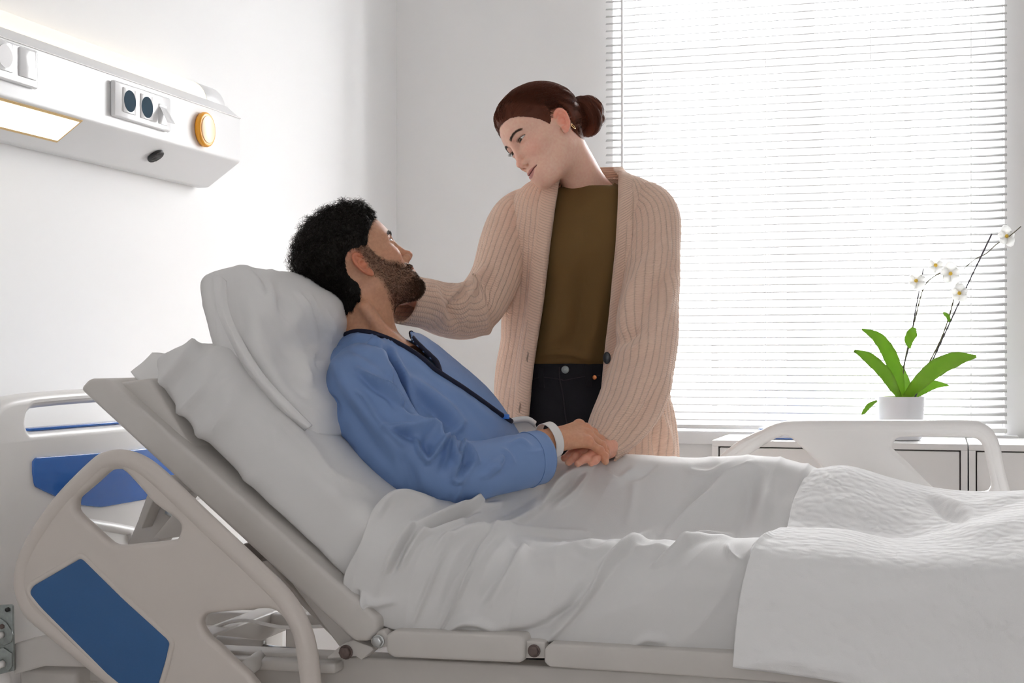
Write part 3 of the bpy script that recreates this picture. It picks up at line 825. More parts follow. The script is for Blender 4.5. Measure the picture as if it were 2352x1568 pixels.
    prism('latch_hook', [mp(*p) + np.array([0, -.004, 0]) for p in [(-40, 1500), (10, 1486), (30, 1500), (30, 1530), (22, 1540), (14, 1530), (10, 1512), (-8, 1520), (-40, 1545)]], (0, .004, 0), M['zinc'], bed, w=.001)
    for px, py, r in ((8, 1456, .006), (10, 1523, .006)):
        tube('latch_pin', [mp(px, py), mp(px, py) + np.array([0, -.02, 0])], r, M['bedw2'], bed, sides=14)
    tube('latch_screw', [mp(9, 1437), mp(9, 1437) + np.array([0, -.008, 0])], .0045, M['rust'], bed, sides=6)
    tube('latch_screw', [mp(20, 1399), mp(20, 1399) + np.array([0, -.006, 0])], .0040, M['blk'], bed, sides=6)
    prism('latch_bracket', [P(x, y, YN - .03) for x, y in [(30, 1478), (110, 1460), (150, 1462), (330, 1478), (330, 1536), (100, 1530), (30, 1550)]], (0, .06, 0), M['beds'], bed, w=.004)
    # head-end column under the bed
    box('head_column', (-1.57, YN + .02, .10), (-1.45, YN + .12, .52), M['beds'], bed, w=.01)
    box('head_column', (-1.57, YF - .12, .10), (-1.45, YF - .02, .52), M['beds'], bed, w=.01)
    box('foot_column', (.30, YN + .02, .10), (.40, YN + .12, .52), M['beds'], bed, w=.01)
    box('foot_column', (.30, YF - .12, .10), (.40, YF - .02, .52), M['beds'], bed, w=.01)
    box('base_cover', (-1.45, YN + .06, .14), (.30, YF - .06, .20), M['beds'], bed, w=.01)
    for x in (-1.51, .35):
        for y in (YN + .07, YF - .07):
            th = np.linspace(0, 2 * math.pi, 24, endpoint=False)
            prism('caster_wheel', [(x + .05 * math.cos(t), y - .015, .05 + .05 * math.sin(t)) for t in th], (0, .03, 0), M['blk'], bed, w=.006)
            box('caster_fork', (x - .02, y - .025, .05), (x + .02, y + .025, .12), M['beds'], bed, w=.005)
    # footboard beyond the frame
    XF = .475
    fo = [(YN - .02, .28), (YN - .02, .88), (YN + .06, .97), (YF - .06, .97), (YF + .02, .88), (YF + .02, .28)]
    plate('footboard', round_poly(fo, .3, 5), [], (XF, 0, 0), ey, ez, (1, 0, 0), M['bedw2'], bed, depth=.012, bev=.014, res=4)
    # --- near head-end rail (turns with the backrest)
    YR = 2.125
    R2 = lambda px, py: (P(px, py, YR)[0], P(px, py, YR)[2])
    ex = np.array([1.0, 0, 0])
    o_px = [(760, 1790), (738, 1600), (727, 1500), (708, 1430), (668, 1362), (600, 1293), (480, 1180), (380, 1085), (330, 1048), (285, 1034), (245, 1038), (215, 1055), (140, 1130), (85, 1205), (50, 1270), (37, 1325), (42, 1370), (62, 1412), (100, 1447), (180, 1512), (300, 1610), (420, 1715), (520, 1790)]
    outer = [R2(*p) for p in catmull(o_px, 110, True)]
    h1 = [(390, 690), (395, 655), (420, 630), (480, 580), (550, 518), (595, 506), (635, 522), (700, 590), (780, 680), (860, 735), (902, 775), (908, 805), (895, 845), (865, 860), (720, 875), (610, 885), (570, 877), (540, 855), (480, 800), (400, 725)]
    h1 = [R2(x / 2.154, y / 2.154 + 840) for x, y in h1]
    h2 = [(85, 690), (88, 640), (115, 612), (160, 602), (330, 588), (500, 573), (560, 580), (605, 603), (650, 660), (688, 730), (708, 800), (730, 950), (748, 1080), (770, 1250), (800, 1480), (770, 1520), (700, 1480), (600, 1380), (480, 1250), (300, 920), (200, 820), (130, 762)]
    h2p = [(469, 1434), (470, 1418), (480, 1408), (494, 1405), (552, 1400), (610, 1395), (630, 1397), (646, 1405), (661, 1424), (674, 1448), (681, 1472), (688, 1523), (694, 1567), (702, 1625), (704, 1690), (690, 1715), (660, 1710), (620, 1668), (590, 1610), (542, 1513), (508, 1479), (484, 1459)]
    h2p = [(469, 1434), (470, 1418), (480, 1408), (494, 1405), (552, 1400), (610, 1395), (630, 1397), (646, 1405), (661, 1424), (674, 1448), (681, 1472), (688, 1523), (694, 1567), (702, 1625), (704, 1680), (690, 1700), (670, 1690), (630, 1645), (593, 1564), (542, 1513), (508, 1479), (484, 1459)]
    h2 = [R2(*p) for p in catmull(h2p, 60, True)]
    h1 = [tuple(p) for p in catmull(np.array(h1), 60, True)]
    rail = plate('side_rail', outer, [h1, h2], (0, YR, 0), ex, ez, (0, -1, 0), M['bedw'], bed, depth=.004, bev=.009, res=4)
    rail['label'] = 'plastic head-end side rail nearest the viewer, shade toned into its colour'
    rim = catmull([P(x, y, YR) for x, y in o_px], 150, True)
    cen = rim.mean(0)
    # tubular rim, set just inside the outline
    pr = np.array([R2(*p) for p in catmull(o_px, 150, True)])
    tg = np.roll(pr, -1, 0) - np.roll(pr, 1, 0); tg /= np.linalg.norm(tg, axis=1)[:, None]
    nrm = np.stack([-tg[:, 1], tg[:, 0]], 1)
    if ((pr + nrm * .01 - pr.mean(0)) ** 2).sum() > ((pr - nrm * .01 - pr.mean(0)) ** 2).sum(): nrm = -nrm
    pr2 = pr + nrm * .0150
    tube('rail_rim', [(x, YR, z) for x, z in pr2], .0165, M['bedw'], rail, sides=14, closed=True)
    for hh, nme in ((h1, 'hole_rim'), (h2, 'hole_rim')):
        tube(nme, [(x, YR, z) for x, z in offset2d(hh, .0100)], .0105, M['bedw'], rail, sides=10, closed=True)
    bp = [(172, 1118), (190, 1082), (425, 946), (445, 958), (640, 1150), (850, 1340), (862, 1362), (842, 1450), (790, 1620), (760, 1700), (600, 1560), (400, 1360), (230, 1190)]
    bp = [(x / 2.154, y / 2.154 + 840) for x, y in bp]
    bpl = [R2(*p) for p in round_poly(bp, 14.0, 5)]
    plate('blue_panel', bpl, [], (0, YR - .0135, 0), ex, ez, (0, -1, 0), M['bluep'], rail, depth=.001, bev=.001, res=2)
    c0 = np.array(bpl).mean(0)
    ring = np.array(bpl); ring = c0 + (ring - c0) * 1.035
    tube('panel_bead', [(x, YR - .0105, z) for x, z in ring], .0060, M['bedw'], rail, sides=8, closed=True)
    # rail mounts
    tube('rail_arm', [P(560, 1540, YR + .01), P(600, 1510, YN + .08)], .014, M['beds'], bed, sides=12)
    # --- far foot-end rail
    YR2 = 3.135
    Q2 = lambda px, py: (P(px, py, YR2)[0], P(px, py, YR2)[2])
    k = 2.4963
    o2 = [(1570, 1130), (1640, 1070), (1700, 1022), (1745, 992), (1785, 973), (1830, 967), (1950, 966), (2100, 966), (2225, 966), (2258, 974), (2282, 994), (2296, 1030), (2305, 1075), (2318, 1130), (2330, 1210), (2300, 1300), (1620, 1290)]
    outer = [Q2(*p) for p in catmull(o2, 110, True)]
    a1 = [(300, 330), (400, 235), (480, 190), (545, 162), (610, 149), (665, 150), (705, 172), (765, 228), (870, 330), (960, 430), (860, 470), (320, 440)]
    a2 = [(1273, 215), (1280, 185), (1300, 163), (1340, 155), (1500, 155), (1700, 157), (1750, 163), (1785, 195), (1805, 250), (1822, 330), (1838, 415), (1832, 448), (1805, 468), (1700, 470), (1560, 467), (1520, 455), (1480, 425), (1380, 325), (1290, 240)]
    H1 = [Q2(*p) for p in catmull([(x / k + 1540, y / k + 940) for x, y in a1], 60, True)]
    Hh2 = [Q2(*p) for p in catmull([(x / k + 1540, y / k + 940) for x, y in a2], 60, True)]
    r2 = plate('side_rail', outer, [H1, Hh2], (0, YR2, 0), ex, ez, (0, -1, 0), M['bedw2'], bed, depth=.004, bev=.010, res=4)
    r2['label'] = 'white plastic side rail on the window side'
    pr = np.array([Q2(*p) for p in catmull(o2, 150, True)])
    tg = np.roll(pr, -1, 0) - np.roll(pr, 1, 0); tg /= np.linalg.norm(tg, axis=1)[:, None]
    nrm = np.stack([-tg[:, 1], tg[:, 0]], 1)
    if ((pr + nrm * .01 - pr.mean(0)) ** 2).sum() > ((pr - nrm * .01 - pr.mean(0)) ** 2).sum(): nrm = -nrm
    pr2 = pr + nrm * .0130
    tube('rail_rim', [(x, YR2, z) for x, z in pr2], .0150, M['bedw2'], r2, sides=14, closed=True)
    for hh in (H1, Hh2):
        tube('hole_rim', [(x, YR2, z) for x, z in offset2d(hh, .009)], .0095, M['bedw2'], r2, sides=10, closed=True)
# ------------------------------------------------------------------ bedding
def cloth_mat(name, c, rough=0.8, bscale=900.0, bump=0.15, trans=0.0, sheen=0.0, spec=0.3, crumple=0.0, cscale=16.0):
    return mat(name, c, rough, bump=bump, bscale=bscale, trans=trans, sheen=sheen, spec=spec, crumple=crumple, cscale=cscale)
def quilt_mat(name, c):
    m, N, L, b = new_mat(name)
    b.inputs['Base Color'].default_value = (*c, 1); b.inputs['Roughness'].default_value = 0.9
    b.inputs['Specular IOR Level'].default_value = 0.2
    uv = N.new('ShaderNodeUVMap')
    ns = N.new('ShaderNodeTexNoise'); ns.inputs['Scale'].default_value = 14; ns.inputs['Detail'].default_value = 1
    L.new(uv.outputs['UV'], ns.inputs['Vector'])
    ad = N.new('ShaderNodeVectorMath'); ad.operation = 'MULTIPLY_ADD'; ad.inputs[1].default_value = (.02, .02, 0)
    L.new(ns.outputs['Color'], ad.inputs[0]); L.new(uv.outputs['UV'], ad.inputs[2])
    vo = N.new('ShaderNodeTexVoronoi'); vo.feature = 'SMOOTH_F1'; vo.inputs['Scale'].default_value = 55; vo.inputs['Smoothness'].default_value = .6
    L.new(ad.outputs[0], vo.inputs['Vector'])
    n2 = N.new('ShaderNodeTexNoise'); n2.inputs['Scale'].default_value = 700; L.new(uv.outputs['UV'], n2.inputs['Vector'])
    mm = N.new('ShaderNodeMath'); mm.operation = 'MULTIPLY_ADD'; mm.inputs[1].default_value = -1.2
    m2 = N.new('ShaderNodeMath'); m2.operation = 'MULTIPLY'; m2.inputs[1].default_value = .12
    L.new(n2.outputs['Fac'], m2.inputs[0]); L.new(vo.outputs['Distance'], mm.inputs[0]); L.new(m2.outputs[0], mm.inputs[2])
    bp = N.new('ShaderNodeBump'); bp.inputs['Strength'].default_value = .55; bp.inputs['Distance'].default_value = .006
    L.new(mm.outputs[0], bp.inputs['Height']); L.new(bp.outputs['Normal'], b.inputs['Normal'])
    return m
M['sheet'] = cloth_mat('white_sheet', (0.77, 0.76, 0.755), .75, trans=.04, crumple=.35, cscale=7)
M['case'] = cloth_mat('pillow_cotton', (0.79, 0.78, 0.775), .75, crumple=.35, cscale=9)
M['quilt'] = quilt_mat('white_quilt', (0.85, 0.845, 0.845))

def surf(name, G, m, parent=None, wrap=False, S=None, noise=0.0, nscale=9.0, seed=0, thick=0.0, fine=0.0, crease=None, gain=1.0):
    """grid (nv, nu, 3) -> displaced cloth mesh; uv in metres"""
    nv, nu, _ = G.shape
    Nn = grid_normals(G, wrap)
    if (((G - G.mean(1, keepdims=True)) * Nn).sum() if wrap else (Nn @ np.array([0, -.5, 1.0])).sum()) < 0:
        G = G[:, ::-1].copy(); Nn = grid_normals(G, wrap)
    V = G.reshape(-1, 3).copy(); Nf = Nn.reshape(-1, 3)
    cp = np.array([0, 0, CAM_H])
    d = np.zeros(len(V))
    if noise: d += noise * smooth_noise(V, seed, nscale, 2)
    if fine: d += fine * smooth_noise(V * np.array([1, 1, 1.0]), seed + 5, nscale * 5, 2)
    if S: d += gain * strokes(V, Nf, S)
    for amp, freq, nv_, sd in (crease or []):
        nv_ = np.asarray(nv_, float) / np.linalg.norm(nv_)
        ph = (V @ nv_) * freq + 2.2 * smooth_noise(V, sd, 7.0) + .8 * smooth_noise(V, sd + 1, 22.0)
        rid = (1 - np.abs(np.sin(ph))) ** 2.2
        d += amp * rid * np.clip(.5 + .8 * smooth_noise(V, sd + 2, 9.0), 0, 1.3)
    V = V + Nf * d[:, None]
    du = np.concatenate([np.zeros((nv, 1)), np.cumsum(np.linalg.norm(np.diff(G, axis=1), axis=2), 1)], 1)
    dv = np.concatenate([np.zeros((1, nu)), np.cumsum(np.linalg.norm(np.diff(G, axis=0), axis=2), 0)], 0)
    uv = np.stack([np.broadcast_to(du.mean(0), (nv, nu)), dv], -1).reshape(-1, 2)
    o = mesh(name, V, grid_faces(nu, nv, wrap), m, parent, uv=uv)
    if thick:
        md = o.modifiers.new('thickness', 'SOLIDIFY'); md.thickness = thick; md.offset = -1
    return o

def patch(rows, nu, nv):
    """rows[i][j] = (px,py,Y) control points; i runs along u, j along v -> grid outward-facing"""
    A = np.array([[P(*q) for q in r] for r in rows])
    a = np.stack([catmull(A[i], nv) for i in range(len(rows))])           # (nrow, nv, 3)
    g = np.stack([catmull(a[:, k], nu) for k in range(nv)])               # (nv, nu, 3)
    return g

def sc(pts, k, ox, oy):
    return [(x / k + ox, y / k + oy) for x, y in pts]

def build_bedding():
    # --- mattress: section swept along the two-part deck
    A, Hh = P(318, 868, 2.225), P(880, 1432, 2.225)
    End = np.array([0.44, 2.225, Hh[2]])
    t1 = (Hh - A) / np.linalg.norm(Hh - A)
    path = np.array([A, P(410, 985, 2.225), P(560, 1140, 2.225), P(760, 1325, 2.225), Hh + np.array([-.03, 0, .035]), Hh + np.array([.08, 0, 0.0]), Hh * .6 + End * .4, Hh * .2 + End * .8, End])
    pa = catmull(path, 150)
    T = np.gradient(pa, axis=0); T /= np.linalg.norm(T, axis=1)[:, None]
    Nn = np.stack([-T[:, 2], T[:, 1] * 0, T[:, 0]], 1)
    th = 0.140; W = 0.83
    ns = 72; k = np.linspace(0, 2 * math.pi, ns, endpoint=False)
    c, s = np.cos(k), np.sin(k)
    e = 0.30
    sy = np.sign(c) * np.abs(c) ** e * .5 + .5; sz = np.sign(s) * np.abs(s) ** .42 * .5 + .5
    L = np.concatenate([[0], np.cumsum(np.linalg.norm(np.diff(pa, axis=0), axis=1))]); L1 = L[-1]
    G = np.zeros((150, ns, 3))
    for i in range(150):
        g = min(1.0, .25 + .75 * math.sqrt(min(1, L[i] / .05))) * min(1.0, .3 + .7 * math.sqrt(min(1, (L1 - L[i]) / .05)))
        tt = th * g * np.interp(L[i], [0, .55, .76, 1.2, 2.5], [1, .95, .60, .52, .52])
        yo = np.interp(L[i], [0, .48, .70], [0, 0, .055])
        G[i] = pa[i] + np.array([0, yo, 0]) + np.outer(sy, [0, W - 1.6 * yo, 0]) + np.outer(sz, Nn[i] * tt) + Nn[i] * (th * (1 - g) * .35)
    # closed ends
    S = [([(394, 969), (428, 931), (500, 880), (542, 873)], 13, .010), ([(335, 911), (383, 866), (435, 807), (473, 765)], 14, .009),
         ([(418, 1000), (473, 990), (514, 959), (535, 890)], 16, .010), ([(542, 885), (545, 940), (546, 1010)], 18, .006),
         ([(400, 1000), (430, 1050), (470, 1120)], 22, .008), ([(440, 935), (485, 890), (510, 840)], 12, -.009),
         ([(390, 960), (380, 930), (370, 920)], 12, -.010), ([(360, 935), (400, 985), (440, 1050)], 12, -.008),
         ([(500, 770), (440, 830), (400, 900)], 16, -.007), ([(600, 935), (659, 966), (721, 1031), (762, 1086), (820, 1112), (860, 1135)], 9, .006),
         ([(560, 1000), (600, 1080), (650, 1180)], 34, .005), ([(640, 1000), (690, 1080), (700, 1200)], 30, -.004),
         ([(560, 1140), (620, 1190), (700, 1250)], 16, .006), ([(770, 1120), (780, 1150), (840, 1160)], 10, .007),
         ([(480, 745), (450, 780), (420, 850)], 10, .006), ([(470, 1060), (520, 1110), (560, 1150)], 12, -.005), ([(540, 1130), (560, 1100), (650, 1100)], 14, .004)]
    mt = empty('mattress', ((A[0] + End[0]) / 2, 2.65, Hh[2]), 'bent hospital mattress in a wrinkled white fitted sheet on the bed deck', 'mattress')
    o = surf('mattress_cover', G, M['sheet'], mt, wrap=True, S=S, noise=.004, nscale=14, seed=2, fine=.0006, gain=.75, crease=[(.003, 26, (.7, 0, .7), 61)])
    V = np.array([v.co[:] for v in o.data.vertices])
    bm = bmesh.new(); bm.from_mesh(o.data); bm.verts.ensure_lookup_table()
    bm.faces.new([bm.verts[i] for i in range(ns)]); bm.faces.new([bm.verts[len(V) - 1 - i] for i in range(ns)])
    bmesh.ops.recalc_face_normals(bm, faces=bm.faces); bm.to_mesh(o.data); bm.free()
    for p_ in o.data.polygons: p_.use_smooth = True
    # loose corner of the fitted sheet at the top of the mattress
    cor = [[(303, 858, 2.30), (325, 838, 2.32), (350, 810, 2.34)], [(316, 872, 2.275), (345, 848, 2.285), (385, 812, 2.29)], [(345, 895, 2.262), (375, 862, 2.262), (410, 830, 2.27)]]
    surf('sheet_corner', patch(cor, 14, 14), M['sheet'], mt, thick=.004, noise=.003, nscale=40)

    # --- pillow: sections traced at mid depth and at the open end
    full = [(500, 690), (508, 640), (548, 614), (620, 634), (700, 664), (750, 690), (776, 735), (772, 800), (758, 860), (770, 930), (792, 1000), (712, 990), (640, 945), (572, 872), (530, 790)]
    hem = [(490, 700), (482, 655), (500, 636), (512, 650), (522, 700), (540, 760), (560, 800), (590, 850), (625, 895), (660, 938), (706, 985), (690, 985), (632, 940), (565, 868), (520, 790)]
    full, hem = np.array(full, float), np.array(hem, float)
    Ys = [2.300, 2.312, 2.335, 2.37, 2.43, 2.55, 2.70, 2.82, 2.90, 2.96, 2.99]
    wt = [0.0, .34, .64, .85, .97, 1.0, 1.0, .95, .75, .4, .1]
    nsec = 96; secs = []
    ref = 2.40
    for Y, w_ in zip(Ys, wt):
        q = hem * (1 - w_) + full * w_
        q3 = np.array([P(x, y, np.interp(x, [500, 640, 790], [2.33, 2.42, 2.58]) - .16 * np.clip((y - 800) / 120, 0, 1) * np.clip((x - 600) / 150, 0, 1)) for x, y in q]); q3[:, 1] = Y
        secs.append(catmull(q3, nsec, True))
    g = np.stack([catmull(np.array(secs)[:, k], 90) for k in range(nsec)], 1)
    S = [([(552, 618), (607, 666), (624, 718), (659, 759), (703, 821)], 15, .009), ([(583, 628), (606, 660), (612, 690)], 9, -.007),
         ([(686, 670), (715, 720), (738, 775)], 5, .0035), ([(712, 682), (738, 730), (757, 785)], 5, .0035), ([(735, 695), (757, 735), (768, 775)], 5, .003), ([(700, 675), (728, 735), (745, 790)], 5, -.003),
         ([(652, 817), (690, 822), (703, 848), (716, 870)], 9, .007), ([(730, 800), (712, 825), (722, 850)], 8, .006), ([(560, 640), (548, 700), (560, 760)], 18, -.006),
         ([(640, 720), (660, 800), (690, 900)], 26, -.005), ([(600, 700), (590, 780), (640, 880), (700, 950)], 22, .006), ([(665, 935), (700, 920), (745, 905)], 7, .004),
         ([(520, 660), (525, 720), (545, 770)], 9, .005)]
    pw = empty('pillow', tuple(P(640, 985, 2.65)), 'large white pillow in a loose pillowcase behind the reclining person', 'pillow')
    o = surf('pillowcase', g, M['case'], pw, wrap=True, S=S, noise=.005, nscale=13, seed=7, fine=.0008, gain=1.3, crease=[(.004, 40, (.8, .2, -.6), 71), (.003, 75, (.9, 0, .3), 74)])
    bm = bmesh.new(); bm.from_mesh(o.data); bm.verts.ensure_lookup_table(); nV = len(bm.verts)
    bm.faces.new([bm.verts[i] for i in range(nsec)]); bm.faces.new([bm.verts[nV - 1 - i] for i in range(nsec)])
    bmesh.ops.recalc_face_normals(bm, faces=bm.faces); bm.to_mesh(o.data); bm.free()
    for p_ in o.data.polygons: p_.use_smooth = True
    # open hem of the case: an outer flap standing proud along the lower left edge
    fl = [[(478, 655, 2.325), (480, 642, 2.308), (500, 630, 2.292), (520, 645, 2.300)], [(494, 715, 2.33), (497, 714, 2.305), (508, 708, 2.288), (526, 704, 2.296)], [(520, 790, 2.33), (524, 788, 2.305), (538, 782, 2.288), (556, 775, 2.297)],
          [(568, 868, 2.33), (573, 865, 2.305), (586, 858, 2.288), (604, 858, 2.298)], [(630, 938, 2.33), (635, 936, 2.305), (648, 928, 2.288), (666, 928, 2.299)], [(696, 992, 2.325), (700, 988, 2.306), (708, 982, 2.292), (718, 976, 2.304)]]
    surf('pillowcase_hem', patch(fl, 60, 18), M['case'], pw, thick=.003, noise=.002, nscale=30, seed=3)
    lo = [[(474, 652, 2.36), (470, 645, 2.335), (486, 630, 2.31)], [(500, 740, 2.38), (490, 738, 2.34), (498, 730, 2.305)], [(524, 806, 2.39), (513, 806, 2.34), (524, 800, 2.30)], [(575, 884, 2.39), (566, 888, 2.34), (576, 880, 2.30)], [(640, 954, 2.39), (632, 958, 2.34), (642, 950, 2.30)], [(706, 998, 2.38), (700, 1000, 2.34), (706, 996, 2.31)]]
    surf('pillowcase_hem', patch(lo, 60, 12), M['case'], pw, thick=.003, noise=.002, nscale=30, seed=8)

    # --- sheet over the lap and legs
    rows = [
        [(858, 1432, 2.226), (788, 1345, 2.212), (828, 1245, 2.215), (874, 1152, 2.270), (985, 1150, 2.41), (1110, 1110, 2.60), (1205, 1058, 2.80), (1250, 1055, 2.96), (1280, 1180, 3.03)],
        [(930, 1453, 2.228), (888, 1360, 2.216), (922, 1265, 2.222), (962, 1192, 2.30), (1070, 1160, 2.47), (1180, 1094, 2.65), (1262, 1056, 2.80), (1310, 1060, 2.97), (1330, 1190, 3.03)],
        [(1050, 1461, 2.232), (1060, 1375, 2.228), (1092, 1300, 2.250), (1130, 1240, 2.36), (1180, 1196, 2.54), (1265, 1105, 2.70), (1340, 1062, 2.82), (1380, 1066, 2.97), (1400, 1200, 3.03)],
        [(1250, 1473, 2.232), (1260, 1385, 2.226), (1278, 1310, 2.250), (1295, 1246, 2.37), (1330, 1248, 2.60), (1380, 1140, 2.76), (1430, 1055, 2.86), (1470, 1064, 2.98), (1500, 1210, 3.03)],
        [(1450, 1483, 2.232), (1460, 1385, 2.226), (1472, 1310, 2.250), (1485, 1240, 2.37), (1505, 1248, 2.62), (1530, 1140, 2.77), (1570, 1062, 2.86), (1600, 1068, 2.98), (1620, 1220, 3.03)],
        [(1690, 1497, 2.232), (1700, 1395, 2.228), (1710, 1310, 2.250), (1722, 1238, 2.37), (1725, 1244, 2.62), (1735, 1140, 2.77), (1770, 1060, 2.86), (1790, 1072, 2.98), (1800, 1220, 3.03)],
        [(1900, 1508, 2.232), (1905, 1400, 2.240), (1910, 1330, 2.260), (1920, 1255, 2.37), (1920, 1262, 2.62), (1925, 1160, 2.77), (1930, 1105, 2.86), (1950, 1110, 2.98), (1960, 1230, 3.03)],
    ]
    G = patch(rows, 260, 150)
    k_, ox, oy = 2.352, 760, 1020
    def C(*pts): return sc(pts, k_, ox, oy)
    S = [(C((1170, 1060), (1330, 900), (1480, 700), (1600, 570), (1720, 490)), 13, .011, .5), (C((1130, 1055), (1260, 930), (1380, 780), (1430, 700)), 16, -.007),
         (C((600, 990), (680, 840), (790, 600), (880, 490)), 7, .008, .6), (C((560, 1000), (620, 830), (730, 600), (800, 500)), 10, -.004), (C((450, 960), (560, 700), (640, 520)), 8, .005, .5),
         (C((870, 850), (1000, 640), (1050, 540)), 14, .007), (C((760, 900), (900, 700), (980, 560)), 14, -.005),
         (C((1750, 660), (1900, 560), (2000, 510), (2150, 500)), 10, .009, .4), (C((1730, 640), (1850, 540), (1960, 500)), 9, -.006),
         (C((600, 540), (700, 490), (880, 465), (1050, 380), (1110, 330)), 12, .009), (C((440, 445), (600, 400), (760, 350), (810, 325)), 8, .010, .4), (C((470, 485), (640, 450), (790, 400)), 8, .006), (C((500, 460), (650, 425), (780, 370)), 6, -.007),
         (C((260, 375), (300, 315), (420, 312), (540, 330)), 10, .010), (C((1140, 330), (1200, 230), (1300, 160), (1400, 135)), 8, .008, .4), (C((1370, 170), (1300, 270), (1230, 320)), 8, .008), (C((1180, 320), (1280, 240), (1340, 170)), 9, -.006),
         (C((1820, 480), (1900, 390), (2030, 290), (2150, 200), (2290, 115)), 14, .0085), (C((1800, 450), (1880, 370), (2010, 260), (2100, 190)), 10, -.008), (C((2060, 230), (2140, 180), (2260, 118)), 7, .006),
         (C((2290, 130), (2270, 250), (2200, 420)), 24, -.008), (C((2300, 120), (2330, 300), (2300, 450)), 20, .008),
         (C((620, 1020), (700, 965), (780, 960), (880, 1005)), 9, .008), (C((900, 1030), (1050, 1020), (1180, 1000)), 9, -.006), (C((1650, 1075), (1720, 1040), (1800, 1060)), 9, .006),
         (C((165, 820), (190, 860), (215, 910)), 6, .009), (C((140, 800), (170, 880), (190, 900)), 5, -.006), (C((180, 830), (230, 860), (330, 850)), 8, .006),
         (C((330, 690), (390, 560), (460, 450)), 8, -.006), (C((380, 660), (440, 550), (510, 460)), 8, .007), (C((300, 680), (350, 560), (420, 440)), 9, .006),
         (C((1080, 1010), (1180, 960), (1300, 880)), 10, -.005), (C((560, 570), (600, 530), (620, 500)), 8, .007),
         (C((1050, 560), (1200, 585), (1330, 560), (1450, 540)), 9, .006), (C((1340, 580), (1420, 600), (1520, 540)), 7, .005), (C((1640, 560), (1720, 580), (1860, 545), (1930, 545)), 8, .006),
         (C((1420, 100), (1500, 180), (1560, 200), (1640, 140)), 9, .006), (C((1560, 200), (1650, 180), (1750, 120)), 7, -.004), (C((1640, 160), (1630, 300), (1600, 420)), 10, .002), (C((1950, 150), (2050, 160), (2150, 110)), 8, .005),
         (C((2140, 560), (2160, 620), (2190, 640)), 6, .006), (C((870, 480), (1000, 470), (1200, 480), (1380, 485)), 7, .006), (C((980, 500), (1040, 540), (1150, 560)), 8, -.005), (C((740, 330), (770, 360), (900, 330)), 7, .006), (C((720, 420), (850, 460), (950, 430), (1100, 340)), 8, -.005)]
    sh = empty('bed_sheet', tuple(P(1400, 1480, 2.6)), 'thin white top sheet creased over the lap and legs of the reclining person', 'bed sheet')
    surf('sheet_cover', G, M['sheet'], sh, S=S, noise=.003, nscale=16, seed=11, thick=.003, fine=.0005, gain=1.35, crease=[(.0045, 34, (.75, 0, -.55), 81), (.003, 60, (.8, .3, -.3), 84)])
    fo = [[(1122, 1003, 2.70), (1118, 1008, 2.715), (1140, 1040, 2.74)], [(1150, 978, 2.72), (1150, 984, 2.74), (1180, 1030, 2.76)], [(1180, 965, 2.74), (1182, 973, 2.76), (1215, 1030, 2.77)], [(1212, 962, 2.76), (1214, 972, 2.78), (1245, 1035, 2.79)], [(1230, 972, 2.77), (1234, 984, 2.79), (1265, 1040, 2.80)]]
    surf('sheet_fold', patch(fo, 40, 24), M['sheet'], sh, thick=.004, noise=.002, nscale=40, seed=13)
    tube('sheet_hem', catmull([P(*r[0]) + np.array([0, -.004, 0]) for r in fo], 40), .0055, M['sheet'], sh, sides=8)

    # --- quilted blanket over the lower legs
    rows = [
        [(1682, 1532, 2.150), (1692, 1420, 2.160), (1708, 1330, 2.175), (1735, 1255, 2.225), (1790, 1216, 2.44), (1806, 1216, 2.62), (1822, 1150, 2.74), (1856, 1092, 2.86), (1880, 1090, 2.99), (1890, 1190, 3.085)],
        [(1780, 1545, 2.145), (1790, 1430, 2.158), (1800, 1340, 2.172), (1812, 1265, 2.225), (1845, 1218, 2.44), (1860, 1224, 2.62), (1880, 1150, 2.74), (1905, 1079, 2.87), (1925, 1085, 2.99), (1935, 1200, 3.09)],
        [(1900, 1562, 2.140), (1905, 1450, 2.156), (1912, 1350, 2.170), (1920, 1270, 2.225), (1940, 1220, 2.44), (1950, 1230, 2.62), (1950, 1150, 2.75), (1955, 1080, 2.88), (1970, 1088, 2.99), (1980, 1200, 3.09)],
        [(2040, 1590, 2.135), (2045, 1460, 2.154), (2050, 1360, 2.168), (2055, 1280, 2.225), (2060, 1237, 2.44), (2065, 1240, 2.62), (2060, 1170, 2.75), (2055, 1108, 2.88), (2065, 1112, 2.99), (2070, 1220, 3.09)],
        [(2180, 1615, 2.130), (2180, 1480, 2.152), (2180, 1365, 2.166), (2180, 1280, 2.225), (2180, 1216, 2.46), (2180, 1214, 2.62), (2180, 1175, 2.76), (2180, 1130, 2.88), (2185, 1132, 2.99), (2190, 1240, 3.09)],
        [(2330, 1640, 2.128), (2330, 1490, 2.150), (2330, 1370, 2.164), (2330, 1278, 2.225), (2330, 1184, 2.50), (2330, 1175, 2.64), (2325, 1155, 2.76), (2320, 1130, 2.88), (2325, 1134, 2.99), (2330, 1250, 3.09)],
        [(2520, 1660, 2.128), (2520, 1500, 2.150), (2520, 1370, 2.164), (2520, 1270, 2.225), (2520, 1160, 2.50), (2520, 1150, 2.64), (2510, 1130, 2.76), (2500, 1115, 2.88), (2505, 1130, 2.99), (2510, 1260, 3.09)],
        [(2880, 1684, 2.128), (2878, 1520, 2.150), (2875, 1380, 2.164), (2868, 1283, 2.225), (2795, 1167, 2.50), (2760, 1158, 2.64), (2730, 1135, 2.76), (2705, 1120, 2.88), (2685, 1134, 2.99), (2665, 1268, 3.09)],
    ]
    G = patch(rows, 250, 150)
    k_, ox, oy = 2.4963, 1540, 940

    D = lambda *pts: sc(pts, k_, ox, oy)
